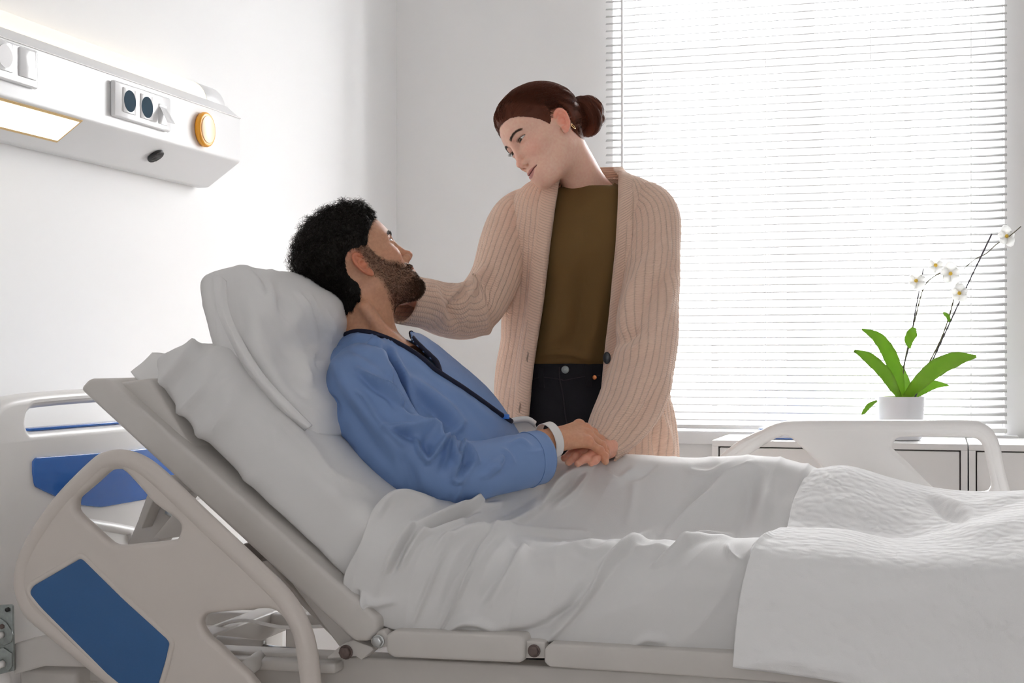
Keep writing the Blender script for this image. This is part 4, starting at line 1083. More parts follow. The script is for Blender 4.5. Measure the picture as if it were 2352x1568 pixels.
    S = [(D((1500, 520), (1580, 590), (1680, 630)), 10, -.010), (D((1530, 500), (1620, 560), (1720, 590)), 12, .008), (D((1630, 540), (1750, 560), (1900, 520), (2027, 495)), 14, .006),
         (D((420, 1480), (600, 1440), (800, 1470), (1100, 1530)), 16, .006), (D((730, 420), (760, 370), (850, 350)), 9, .006), (D((410, 830), (470, 770), (560, 720)), 9, .006),
         (D((1650, 680), (1800, 690), (2000, 650)), 18, .006)]
    bl = surf('blanket', G, M['quilt'], None, S=S, noise=.0035, nscale=12, seed=21, thick=.012)
    tag(bl, 'thick white quilted blanket hanging over the foot half of the bed', 'blanket')
# ------------------------------------------------------------------ heads (head frame: x to the right hand, y forward, z up; origin between the ears)
MAN_H = dict(sex='m', eye_u=0.0034, eye_l=0.0032, brow=0.0075, nose_len=1.0, tip=0.0088, ala=0.0080, lip=0.0048, jaw=0.0, smile=0.003, neck_r=0.062)
WOM_H = dict(sex='f', eye_u=0.0030, eye_l=0.0036, brow=0.0050, nose_len=0.94, tip=0.0080, ala=0.0064, lip=0.0056, jaw=-0.004, smile=0.0045, neck_r=0.049)
EYE = np.array([0.0315, 0.0790, 0.0190]); EYE_R = 0.0122

def head_sdf(p, g, neck, ears=True):
    x, y, z = p[:, 0], p[:, 1], p[:, 2]
    ax = np.abs(x)
    s = np.stack([ax, y, z], 1)
    fem = g['sex'] == 'f'
    d = ell(p, (0, -0.006, 0.044), (0.0755, 0.098, 0.087))
    d = sm(d, ell(p, (0, 0.030, 0.040), (0.063, 0.066, 0.066)), 0.03)
    d = sm(d, ell(p, (0, 0.030, -0.022), (0.0600, 0.064, 0.058)), 0.03)
    jw = g['jaw']
    jz = 0.006 if fem else 0.0
    d = sm(d, cap(s, (0.0475 + jw, 0.010, -0.054 + jz), (0.016, 0.076, -0.089 + jz), 0.017, 0.016), 0.034)
    d = sm(d, ell(p, (0, 0.048, -0.072 + jz), (0.040, 0.045, 0.028)), 0.03)
    d = sm(d, ell(p, (0, 0.0815, -0.090 + jz), (0.0195, 0.0185, 0.0165)), 0.020)
    d = sm(d, ell(s, (0.043, 0.060, -0.014), (0.020, 0.022, 0.016)), 0.026)            # cheekbone
    # brow and sockets
    d = sm(d, cap(s, (0.010, 0.0895, 0.034), (0.046, 0.071, 0.034), g['brow'], g['brow'] * 0.8), 0.018)
    d = smx(d, -ell(s, (0.0315, 0.103, 0.0185), (0.0185, 0.017, 0.0115)), 0.014)
    d = smx(d, -ell(s, (0.0145, 0.103, 0.0185), (0.008, 0.014, 0.010)), 0.010)
    # muzzle, nose
    d = sm(d, ell(p, (0, 0.079, -0.056), (0.028, 0.0265, 0.024)), 0.018)
    nl = g['nose_len']
    ty = 0.0960 + 0.0185 * nl; tz = -0.0225 if not fem else -0.0235
    d = sm(d, cap(p, (0, 0.0925, 0.026), (0, ty - 0.006, tz + 0.006), 0.0062, 0.0080), 0.010)
    d = sm(d, sph(p, (0, ty, tz), g['tip']), 0.007)
    d = sm(d, ell(s, (0.0105, ty - 0.0135, tz - 0.005), (g['ala'], 0.0115, 0.0078)), 0.007)
    d = sm(d, cap(p, (0, ty - 0.004, tz - 0.007), (0, ty - 0.018, tz - 0.014), 0.0040, 0.0050), 0.006)
    d = smx(d, -cap(s, (0.0052, ty - 0.003, tz - 0.0120), (0.0090, ty - 0.013, tz - 0.0102), 0.0026, 0.0036), 0.003)
    # lips
    sl = g['smile']; lp = g['lip']
    cz = -0.0560
    up = cap(s, (0.003, 0.1010, cz + 0.0040), (0.020, 0.0930, cz + sl * 0.7 + 0.0012), lp, lp * 0.45)
    lo = cap(s, (0.000, 0.1000, cz - 0.0058), (0.017, 0.0930, cz - 0.0020 + sl * 0.6), lp * 1.15, lp * 0.5)
    d = sm(d, up, 0.006); d = sm(d, lo, 0.006)
    xc = np.clip(ax / 0.0250, 0, 1)
    # the mouth line: curved slit following the lips
    mz = cz + sl * xc ** 2 - 0.0008
    my = 0.1090 - 0.0130 * xc ** 1.6
    slit = np.sqrt((z - mz) ** 2 + (np.minimum(my - y, 0) * 0) ** 2 + np.maximum(my - 0.0065 - y, 0) ** 2 + np.maximum(ax - 0.0245, 0) ** 2) - 0.0009
    d = smx(d, -slit, 0.0022)
    d = smx(d, -sph(s, (0.0265, 0.0985, cz + sl + 0.0005), 0.0032), 0.006)              # corners
    d = smx(d, -cap(p, (0, 0.1120, -0.0420), (0, 0.1120, -0.048), 0.0030, 0.0034), 0.005)  # philtrum
    # smile fold
    d = smx(d, -cap(s, (0.0180, 0.1040, -0.0270), (0.0340, 0.0940, -0.0520), 0.0026, 0.0020), 0.008 if fem else 0.007)
    # lids
    e = s - EYE.astype(np.float32)
    d = sm(d, np.sqrt((e ** 2).sum(1)) - (EYE_R + 0.0016), 0.005)
    W = 0.0148
    q = e[:, 0] - 0.0005
    arch = np.maximum(1 - (q / W) ** 2, -0.6)
    zc = 0.0006 + 0.05 * q
    op = np.maximum(e[:, 2] - zc - g['eye_u'] * arch, zc - g['eye_l'] * arch - e[:, 2]) * 0.8
    op = np.maximum(op, -(e[:, 1] - 0.002))
    d = smx(d, -op, 0.0016)
    # lid crease
    cr = np.sqrt((e[:, 2] - zc - (g['eye_u'] + 0.0038) * np.maximum(arch, 0.1) ** 0.7) ** 2 + np.maximum(0.011 - np.sqrt((e ** 2).sum(1)), 0) ** 2 + np.maximum(np.abs(q) - 0.013, 0) ** 2 + np.maximum(0.080 - y, 0) ** 2) - 0.0003
    d = smx(d, -cr, 0.0028)
    # neck
    n0, n1 = neck[0], neck[1]
    nr = g['neck_r']
    nd = cap(p, n0, n1, nr * 0.97, nr * 1.05)
    d = sm(d, nd, 0.026)
    for a in neck[2]:
        d = sm(d, cap(p, a[0], a[1], a[2], a[3]), a[4])
    if ears:
        ec = np.array([0.0735, -0.010, 0.000], np.float32)
        t = s - ec
        t = t / 0.94
        a1, a2 = math.radians(22), math.radians(-12)
        ex = t[:, 0] * math.cos(a1) + t[:, 1] * math.sin(a1)
        ey = -t[:, 0] * math.sin(a1) + t[:, 1] * math.cos(a1)
        ez = t[:, 2]
        ey, ez = ey * math.cos(a2) - ez * math.sin(a2), ey * math.sin(a2) + ez * math.cos(a2)
        ry = 0.0160 + 0.10 * np.clip(ez, -0.03, 0.03); rz = 0.0300
        k0 = np.sqrt((ey / ry) ** 2 + (ez / rz) ** 2) + 1e-6
        d2 = (k0 - 1) * ry * 0.95
        bowl = 0.003 + 0.10 * np.maximum(-ey, 0) + 0.003 * k0
        pl = np.maximum(d2, np.abs(ex - bowl + 0.003) - 0.0022)
        ear = pl
        fade = np.clip((ey - 0.006) * 120, 0, 1) * np.clip((-ez + 0.014) * 120, 0, 1)
        rim = np.sqrt((d2 + 0.0015) ** 2 + (ex - bowl - 0.0012) ** 2) - 0.0029 + fade * 0.004
        ear = sm(ear, rim, 0.002)
        d3 = np.sqrt((ey + 0.0005) ** 2 / 0.0095 ** 2 + (ez + 0.000) ** 2 / 0.0185 ** 2) + 1e-6
        anti = np.sqrt(((d3 - 1) * 0.0095) ** 2 + (ex - bowl - 0.0004) ** 2) - 0.0020 + np.clip((ey - 0.002) * 200, 0, 1) * 0.003
        ear = sm(ear, anti, 0.0025)
        ear = sm(ear, np.sqrt(((ey - 0.0045) / 1.0) ** 2 + ((ez + 0.0265) / 1.25) ** 2 + ((ex - 0.004) * 1.7) ** 2) - 0.0075, 0.004)
        ear = smx(ear, -np.sqrt(((ey - 0.004) / 0.85) ** 2 + ((ez + 0.004) / 1.3) ** 2 + (ex - 0.010) ** 2) + 0.0088, 0.003)
        ear = sm(ear, np.sqrt((ey - 0.0135) ** 2 + ((ez + 0.004) / 1.5) ** 2 + (ex - 0.002) ** 2) - 0.0042, 0.003)
        ear = sm(ear, cap(np.stack([ex, ey, ez], 1), (-0.010, 0.006, -0.004), (0.000, 0.004, -0.002), 0.013, 0.010), 0.004)
        d = sm(d, ear * 0.94, 0.005)
    return d

def head_colors(V, g, base, lip, beard=None):
    """skin tint per point in the head frame"""
    x, y, z = V[:, 0], V[:, 1], V[:, 2]; ax = np.abs(x)
    C = np.tile(np.array(base), (len(V), 1))
    def blend(w, c):
        C[:] = C * (1 - w[:, None]) + np.array(c) * w[:, None]
    red = np.array(base) * np.array([1.06, 0.78, 0.74])
    blend(0.55 * np.exp(-(((ax - 0.043) / 0.020) ** 2 + ((z + 0.012) / 0.020) ** 2 + ((y - 0.075) / 0.03) ** 2)), red)
    blend(0.6 * np.exp(-((x / 0.013) ** 2 + ((y - 0.120) / 0.014) ** 2 + ((z + 0.018) / 0.014) ** 2)), red)
    blend(0.8 * np.clip((ax - 0.071) / 0.006, 0, 1) * np.clip(4 - 3 * np.sqrt(((y + 0.016) / 0.026) ** 2 + (z / 0.036) ** 2), 0, 1), np.array(base) * np.array([1.08, 0.66, 0.60]))
    blend(0.5 * np.exp(-(((ax - 0.0315) / 0.018) ** 2 + ((z - 0.019) / 0.011) ** 2)) * (y > 0.07), np.array(base) * np.array([0.86, 0.72, 0.72]))
    # lips
    sl = g['smile']; xc = np.clip(ax / 0.0250, 0, 1); mz = -0.0568 + sl * xc ** 2
    hu = 0.0078 * (1 - xc ** 2) + 0.0004 - 0.0016 * np.exp(-(ax / 0.004) ** 2); hl = 0.0098 * (1 - xc ** 2) + 0.0004
    dz = z - mz
    w = np.clip((np.where(dz > 0, hu - dz, hl + dz)) / 0.0018 + 0.3, 0, 1) * (y > 0.088) * (ax < 0.0255)
    blend(w, lip)
    blend(np.exp(-(dz / 0.0011) ** 2) * (y > 0.088) * (ax < 0.0255), np.array(lip) * 0.35)
    # eyelid rims
    e = V * np.array([0, 1, 1]) + np.stack([ax, 0 * ax, 0 * ax], 1) - EYE
    q = e[:, 0]; arch = np.maximum(1 - (q / 0.0150) ** 2, 0); zc = 0.0006 + 0.05 * q
    rim = np.exp(-((e[:, 2] - zc - g['eye_u'] * arch) / 0.0011) ** 2) * (y > 0.078) * (np.abs(q) < 0.0155)
    blend(0.9 * rim, np.array(base) * 0.10)
    rim = np.exp(-((e[:, 2] - zc + g['eye_l'] * arch) / 0.0009) ** 2) * (y > 0.078) * (np.abs(q) < 0.0155)
    blend(0.5 * rim, np.array(base) * 0.25)
    # brows (hair is added on top)
    bz = brow_z(ax, g)
    w = np.clip(1 - np.abs(z - bz) / (0.0034 if g['sex'] == 'f' else 0.0045), 0, 1) * (ax > 0.012) * (ax < 0.049) * (y > 0.05)
    blend(0.75 * np.clip(w * 1.6, 0, 1), (0.035, 0.018, 0.011))
    if beard is not None:
        blend(beard_w(V) * 0.72, beard)
    return C

def brow_z(ax, g):
    t = np.clip((ax - 0.012) / 0.037, 0, 1)
    return 0.0355 + (0.0055 if g['sex'] == 'f' else 0.0030) * np.sin(t * 2.3) - 0.0040 * t ** 3

def beard_w(V):
    x, y, z = V[:, 0], V[:, 1], V[:, 2]; ax = np.abs(x)
    sst = lambda a, b, v: np.clip((v - a) / (b - a), 0, 1)
    edge = 0.002 * smooth_noise(V, 3, 400, 2)
    # cheek line falls from the sideburn to the moustache corner
    top = np.interp(y, [0.000, 0.016, 0.026, 0.036, 0.050, 0.070, 0.088, 0.098], [0.046, 0.042, 0.026, -0.006, -0.022, -0.034, -0.042, -0.038])
    w = sst(0.006, -0.004, z - top + edge) * sst(-0.004, 0.010, y + edge * 0.4 - np.interp(z, [-0.08, -0.03, 0.0, 0.03], [0.012, 0.006, 0.004, -0.002]))
    w *= sst(-0.118, -0.104, z + 0.25 * (y - 0.05) * 0)
    # keep the lips, the soul-patch sides and the philtrum centre clear
    lips = ((ax / 0.0265) ** 2 + ((z + 0.0575) / 0.0090) ** 2 < 1) & (y > 0.085)
    w = np.where(lips, 0, w)
    nose = (z > -0.0405) & (ax < 0.020) & (y > 0.085)
    w = np.where(nose, 0, w)
    # thin patch below the lip corners
    w *= 1 - 0.6 * np.exp(-(((ax - 0.017) / 0.006) ** 2 + ((z + 0.078) / 0.008) ** 2))
    return np.clip(w, 0, 1)

def eyeball(name, c, R, look, parent, mats):
    """ball with iris and pupil as rings round the look direction"""
    nla = 20; V = []; Fc = []; mi = []
    look = np.asarray(look, float) / np.linalg.norm(look)
    a = np.cross(look, [0, 0, 1.0]); a /= np.linalg.norm(a); b = np.cross(a, look)
    ang = [0, 6, 12, 18, 24, 27.5, 29, 38, 50, 65, 80, 100, 120, 150, 180]
    nseg = 20
    for t in ang:
        t = math.radians(t)
        bul = 1.0 + 0.05 * max(0, 1 - (math.degrees(t) / 29) ** 2)
        for k in range(nseg):
            ph = 2 * math.pi * k / nseg
            V.append(c + R * bul * (math.cos(t) * look + math.sin(t) * (math.cos(ph) * a + math.sin(ph) * b)))
    for i in range(len(ang) - 1):
        for k in range(nseg):
            q = (k + 1) % nseg
            Fc.append((i * nseg + k, (i + 1) * nseg + k, (i + 1) * nseg + q, i * nseg + q))
            mi.append(2 if ang[i] < 12 else 1 if ang[i] < 27 else 0)
    o = mesh(name, V, Fc, mats, parent)
    o.data.polygons.foreach_set('material_index', mi)
    return o

def strand_mesh(name, curves, rad, m, parent, sides=3, taper=True):
    """many thin strands (n, k, 3) as one mesh of tubes"""
    Cv = np.asarray(curves, float); n, k, _ = Cv.shape
    T = np.gradient(Cv, axis=1); T /= np.linalg.norm(T, axis=2, keepdims=True) + 1e-12
    ref = np.array([0.31, 0.52, 0.79])
    A = np.cross(T, ref); A /= np.linalg.norm(A, axis=2, keepdims=True) + 1e-12
    B = np.cross(T, A)
    r = np.broadcast_to(np.asarray(rad, float).reshape(-1, 1), (n, k)) * (np.linspace(1, 0.25, k)[None] if taper else 1)
    th = np.arange(sides) * 2 * math.pi / sides
    V = Cv[:, :, None] + r[:, :, None, None] * (np.cos(th)[None, None, :, None] * A[:, :, None] + np.sin(th)[None, None, :, None] * B[:, :, None])
    V = V.reshape(-1, 3)
    i = np.arange(n)[:, None, None] * (k * sides); j = np.arange(k - 1)[None, :, None] * sides; s = np.arange(sides)[None, None]
    a = i + j + s; b = i + j + (s + 1) % sides
    Fc = np.stack([a, b, b + sides, a + sides], -1).reshape(-1, 4)
    return mesh(name, V, Fc, m, parent)

def vert_normals(V, Fc):
    Fc = np.asarray(Fc)
    n = np.cross(V[Fc[:, 2]] - V[Fc[:, 0]], V[Fc[:, 3]] - V[Fc[:, 1]])
    out = np.zeros_like(V)
    for k in range(4): np.add.at(out, Fc[:, k], n)
    return out / (np.linalg.norm(out, axis=1, keepdims=True) + 1e-12)

def brow_strands(V, N, g, rs, n=260, side=0):
    ax = np.abs(V[:, 0]); bz = brow_z(ax, g)
    w = np.clip(1 - np.abs(V[:, 2] - bz) / (0.0032 if g['sex'] == 'f' else 0.0048), 0, 1) * (ax > 0.011) * (ax < 0.050) * (V[:, 1] > 0.05)
    if side: w = w * (V[:, 0] * side > 0)
    idx = rs.choice(len(V), n, p=w / w.sum())
    p = V[idx]; nn = N[idx]
    sgn = np.sign(p[:, :1])
    dirv = np.concatenate([sgn * 1.0, -0.45 * np.ones((n, 1)), 0.35 + 0.5 * rs.rand(n, 1) - 0.9 * np.clip((np.abs(p[:, :1]) - 0.02) / 0.03, 0, 1)], 1)
    dirv -= nn * (dirv * nn).sum(1, keepdims=True); dirv /= np.linalg.norm(dirv, axis=1, keepdims=True)
    L = 0.0055 * (0.6 + 0.6 * rs.rand(n, 1))
    t = np.linspace(0, 1, 4)[None, :, None]
    return p[:, None] + t * L[:, None] * dirv[:, None] + nn[:, None] * (0.0002 + 0.0012 * np.sin(t * 2.2))
# ------------------------------------------------------------------ people
class Head:
    def __init__(s, R, c, k, g):
        s.R, s.c, s.k, s.g = np.array(R), np.array(c, float), k, g
        u, _, vt = np.linalg.svd(s.R); s.R = u @ vt
    def w(s, l): return np.asarray(l) * s.k @ s.R.T + s.c
    def l(s, w): return (np.asarray(w) - s.c) @ s.R / s.k
    def dirw(s, d): return np.asarray(d, float) @ s.R.T
MAN = Head([[.5160, .6840, -.5150], [-.8365, .5320, -.1320], [.1837, .4989, .8470]], (-1.0978, 2.66, 1.2397), .91, MAN_H)
WOM = Head([[-.5324, -.583, -.6137], [.7368, -.6761, .003], [-.4167, -.4506, .7895]], (-.8352, 3.1329, 1.5591), .93, WOM_H)

SKIN_M, SKIN_W = (.54, .275, .165), (.80, .495, .375)
M['skin_m'] = skin_mat('skin_tan', .48); M['skin_w'] = skin_mat('skin_fair', .46)
M['sclera'] = mat('eye_white', (.80, .77, .74), .18); M['iris'] = mat('eye_iris', (.09, .045, .022), .15); M['pupil'] = mat('eye_pupil', (.008, .008, .008), .08)
M['hair_m'] = mat('black_hair', (.010, .0075, .0065), .55, spec=.18)
M['beard'] = mat('brown_beard', (.075, .034, .018), .55, spec=.2)
M['hair_w'] = mat('auburn_hair', (.095, .027, .013), .5, spec=.15)
M['gown'] = cloth_mat('blue_gown', (.165, .265, .50), .52, crumple=.4, cscale=10, bump=.12, bscale=1200, spec=.35)
M['trim'] = cloth_mat('navy_trim', (.012, .014, .035), .7)
M['shirt'] = cloth_mat('olive_shirt', (.145, .082, .026), .85, bump=.2, crumple=.2, cscale=6)
M['denim'] = cloth_mat('black_denim', (.013, .011, .015), .8, bump=.3)
M['stitch'] = mat('denim_stitch', (.030, .022, .028), .8)
M['band'] = mat('wrist_band', (.80, .77, .75), .45)
M['gold'] = mat('gold', (.85, .62, .30), .25, metal=1.0)
M['copper'] = mat('copper_rivet', (.55, .20, .08), .4, metal=.9)
M['horn'] = mat('dark_button', (.018, .019, .026), .35)

def knit_mat(name, c, rib=.0135, stitch=.0055, across=False, depth=.0035):
    m, N, L, b = new_mat(name)
    b.inputs['Roughness'].default_value = .92; b.inputs['Specular IOR Level'].default_value = .15
    b.inputs['Sheen Weight'].default_value = .25; b.inputs['Sheen Roughness'].default_value = .5
    uv = N.new('ShaderNodeUVMap'); sp = N.new('ShaderNodeSeparateXYZ'); L.new(uv.outputs['UV'], sp.inputs[0])
    U, Vv = (sp.outputs['Y'], sp.outputs['X']) if across else (sp.outputs['X'], sp.outputs['Y'])
    def math_(op, a, bb=None, c3=None):
        n = N.new('ShaderNodeMath'); n.operation = op
        for i, q in enumerate((a, bb, c3)):
            if q is None: continue
            if isinstance(q, (int, float)): n.inputs[i].default_value = q
            else: L.new(q, n.inputs[i])
        return n.outputs[0]
    fu = math_('FRACT', math_('DIVIDE', U, rib))
    tri = math_('ABSOLUTE', math_('MULTIPLY_ADD', fu, 2.0, -1.0))          # 0 at rib centre .. 1 at gap
    ridge = math_('SQRT', math_('MAXIMUM', math_('SUBTRACT', 1.0, math_('MULTIPLY', tri, tri)), 0.0))
    # chevron stitches: phase shifts with the distance from the rib centre
    ph = math_('MULTIPLY_ADD', math_('DIVIDE', Vv, stitch), 6.2832, math_('MULTIPLY', tri, 3.0))
    st = math_('MULTIPLY_ADD', math_('SINE', ph), .5, .5)
    h = math_('ADD', ridge, math_('MULTIPLY', st, .28 if not across else .12))
    ns = N.new('ShaderNodeTexNoise'); ns.inputs['Scale'].default_value = 500; L.new(uv.outputs['UV'], ns.inputs['Vector'])
    h2 = math_('MULTIPLY_ADD', ns.outputs['Fac'], .25, h)
    bp = N.new('ShaderNodeBump'); bp.inputs['Strength'].default_value = .78; bp.inputs['Distance'].default_value = depth
    L.new(h2, bp.inputs['Height']); L.new(bp.outputs['Normal'], b.inputs['Normal'])
    # shade in the gaps between ribs, painted in as a darker base colour
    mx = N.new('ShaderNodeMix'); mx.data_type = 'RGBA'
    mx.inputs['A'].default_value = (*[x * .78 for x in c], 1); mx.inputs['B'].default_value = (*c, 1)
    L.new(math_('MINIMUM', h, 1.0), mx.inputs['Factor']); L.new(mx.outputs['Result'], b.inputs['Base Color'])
    tr = N.new('ShaderNodeBsdfTranslucent'); tr.inputs['Color'].default_value = (*c, 1)
    ms = N.new('ShaderNodeMixShader'); ms.inputs['Fac'].default_value = .05
    L.new(b.outputs['BSDF'], ms.inputs[1]); L.new(tr.outputs['BSDF'], ms.inputs[2]); L.new(ms.outputs['Shader'], N['Material Output'].inputs['Surface'])
    return m
KNIT = (.82, .585, .455)
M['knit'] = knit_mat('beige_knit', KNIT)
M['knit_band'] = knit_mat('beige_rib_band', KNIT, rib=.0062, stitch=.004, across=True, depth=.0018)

def loft(st, nu, nv, ref=(0, 1, 0)):
    """st rows: (x,y,z, rA, rB); frames turn with the path, B stays near ref"""
    S_ = catmull(np.array(st, float), nv)
    C = S_[:, :3]; T = np.gradient(C, axis=0); T /= np.linalg.norm(T, axis=1)[:, None]
    B = np.asarray(ref, float)[None] - T * (T @ np.asarray(ref, float))[:, None]; B /= np.linalg.norm(B, axis=1)[:, None]
    A = np.cross(B, T)
    th = np.linspace(0, 2 * math.pi, nu, endpoint=False)
    return C[:, None] + S_[:, 3][:, None, None] * np.cos(th)[None, :, None] * A[:, None] + S_[:, 4][:, None, None] * np.sin(th)[None, :, None] * B[:, None]
def pst(rows):
    return [(*P(a, b, c), d, e) for a, b, c, d, e in rows]

def finger(p, pts, r, k=.004):
    d = None
    for i in range(len(pts) - 1):
        q = cap(p, pts[i], pts[i + 1], r[i], r[i + 1])
        d = q if d is None else sm(d, q, k)
    return d
def hand_sdf(p, wrist, fore, knuck, fingers, thumb, fr, rw):
    """wrist, fore: points; knuck: 4 points; fingers: 4 lists after the knuckle"""
    d = cap(p, fore, wrist, rw * 1.18, rw)
    for i, kk in enumerate(knuck):
        b = wrist + (np.asarray(kk) - wrist) * .25
        d = sm(d, cap(p, b, kk, rw * .62, fr * 1.12), .016)
    for kk in knuck: d = sm(d, sph(p, kk, fr * 1.22), .006)
    for i in range(4):
        sc_ = (1.0, 1.03, 1.0, .88)[i]
        pts = [knuck[i]] + list(fingers[i])
        f = finger(p, pts, [fr * 1.1 * sc_, fr * sc_, fr * .93 * sc_, fr * .82 * sc_][:len(pts)])
        for j in range(1, len(pts) - 1): f = sm(f, sph(p, pts[j], fr * 1.06 * sc_), .004)
        d = sm(d, f, .005)
    d = sm(d, finger(p, thumb, [fr * 1.7, fr * 1.3, fr * 1.1, fr * .9]), .010)
    return d

def bbox_of(pts, r):
    pts = np.array(pts, float); return pts.min(0) - r, pts.max(0) + r

def join_meshes(name, parts, m, parent):
    """parts: list of (V, F, colour)"""
    n = 0; Vs, Fs, Cs = [], [], []
    for V, Fc, C in parts:
        Vs.append(V); Fs.append(np.asarray(Fc) + n); n += len(V)
        Cs.append(np.broadcast_to(np.asarray(C), (len(V), 3)))
    return mesh(name, np.concatenate(Vs), np.concatenate(Fs), m, parent, colr=np.concatenate(Cs))

def front_point(V, Nn, px, py, lift=0.0):
    """the cloth point seen at a pixel"""
    q = proj(V); w = V - np.array([0, 0, CAM_H]); w /= np.linalg.norm(w, axis=1)[:, None]
    f = (w * Nn).sum(1) < .15
    d = (q[:, 0] - px) ** 2 + (q[:, 1] - py) ** 2 + np.where(f, 0, 1e9)
    i = np.argsort(d)[:6]
    return V[i].mean(0) + Nn[i].mean(0) * lift
def mesh_vn(o):
    me = o.data
    V = np.empty(len(me.vertices) * 3, np.float32); me.vertices.foreach_get('co', V)
    n = np.empty(len(me.vertices) * 3, np.float32); me.vertex_normals.foreach_get('vector', n)
    return V.reshape(-1, 3).astype(float), n.reshape(-1, 3).astype(float)
def orient_out(o):
    bm = bmesh.new(); bm.from_mesh(o.data); bmesh.ops.recalc_face_normals(bm, faces=bm.faces); bm.to_mesh(o.data); bm.free()

def in_poly(q, poly):
    x, y = q[:, 0], q[:, 1]; out = np.zeros(len(q), bool); n = len(poly)
    for i in range(n):
        (x1, y1), (x2, y2) = poly[i], poly[(i + 1) % n]
        c = ((y1 > y) != (y2 > y)) & (x < (x2 - x1) * (y - y1) / (y2 - y1 + 1e-12) + x1)
        out ^= c
    return out
def cut_poly(o, poly, facing=True, ymax=None):
    V, Nn = mesh_vn(o); q = proj(V)
    w = V - np.array([0, 0, CAM_H]); w /= np.linalg.norm(w, axis=1)[:, None]
    kill = in_poly(q, poly)
    if facing: kill &= (w * Nn).sum(1) < .25
    if ymax is not None: kill &= V[:, 1] < ymax
    bm = bmesh.new(); bm.from_mesh(o.data); bm.verts.ensure_lookup_table()
    bmesh.ops.delete(bm, geom=[bm.verts[i] for i in np.nonzero(kill)[0]], context='VERTS')
    bm.to_mesh(o.data); bm.free()

# ---------------------------------------------------------------- the reclining man
def man_hair_w(V, ramp=False):
    y, z, ax = V[:, 1], V[:, 2], np.abs(V[:, 0])
    line = np.interp(y, [-.12, -.075, -.050, -.034, -.026, -.004, .002, .016, .026, .034, .046, .058, .072, .090, .110],
                     [-.070, -.072, -.066, -.045, .022, .034, .034, .030, .032, .040, .055, .060, .074, .080, .080])
    jag = .0025 * smooth_noise(V, 9, 300, 2)
    return np.clip((z - line + jag) / (.010 if not ramp else .034), 0, 1)

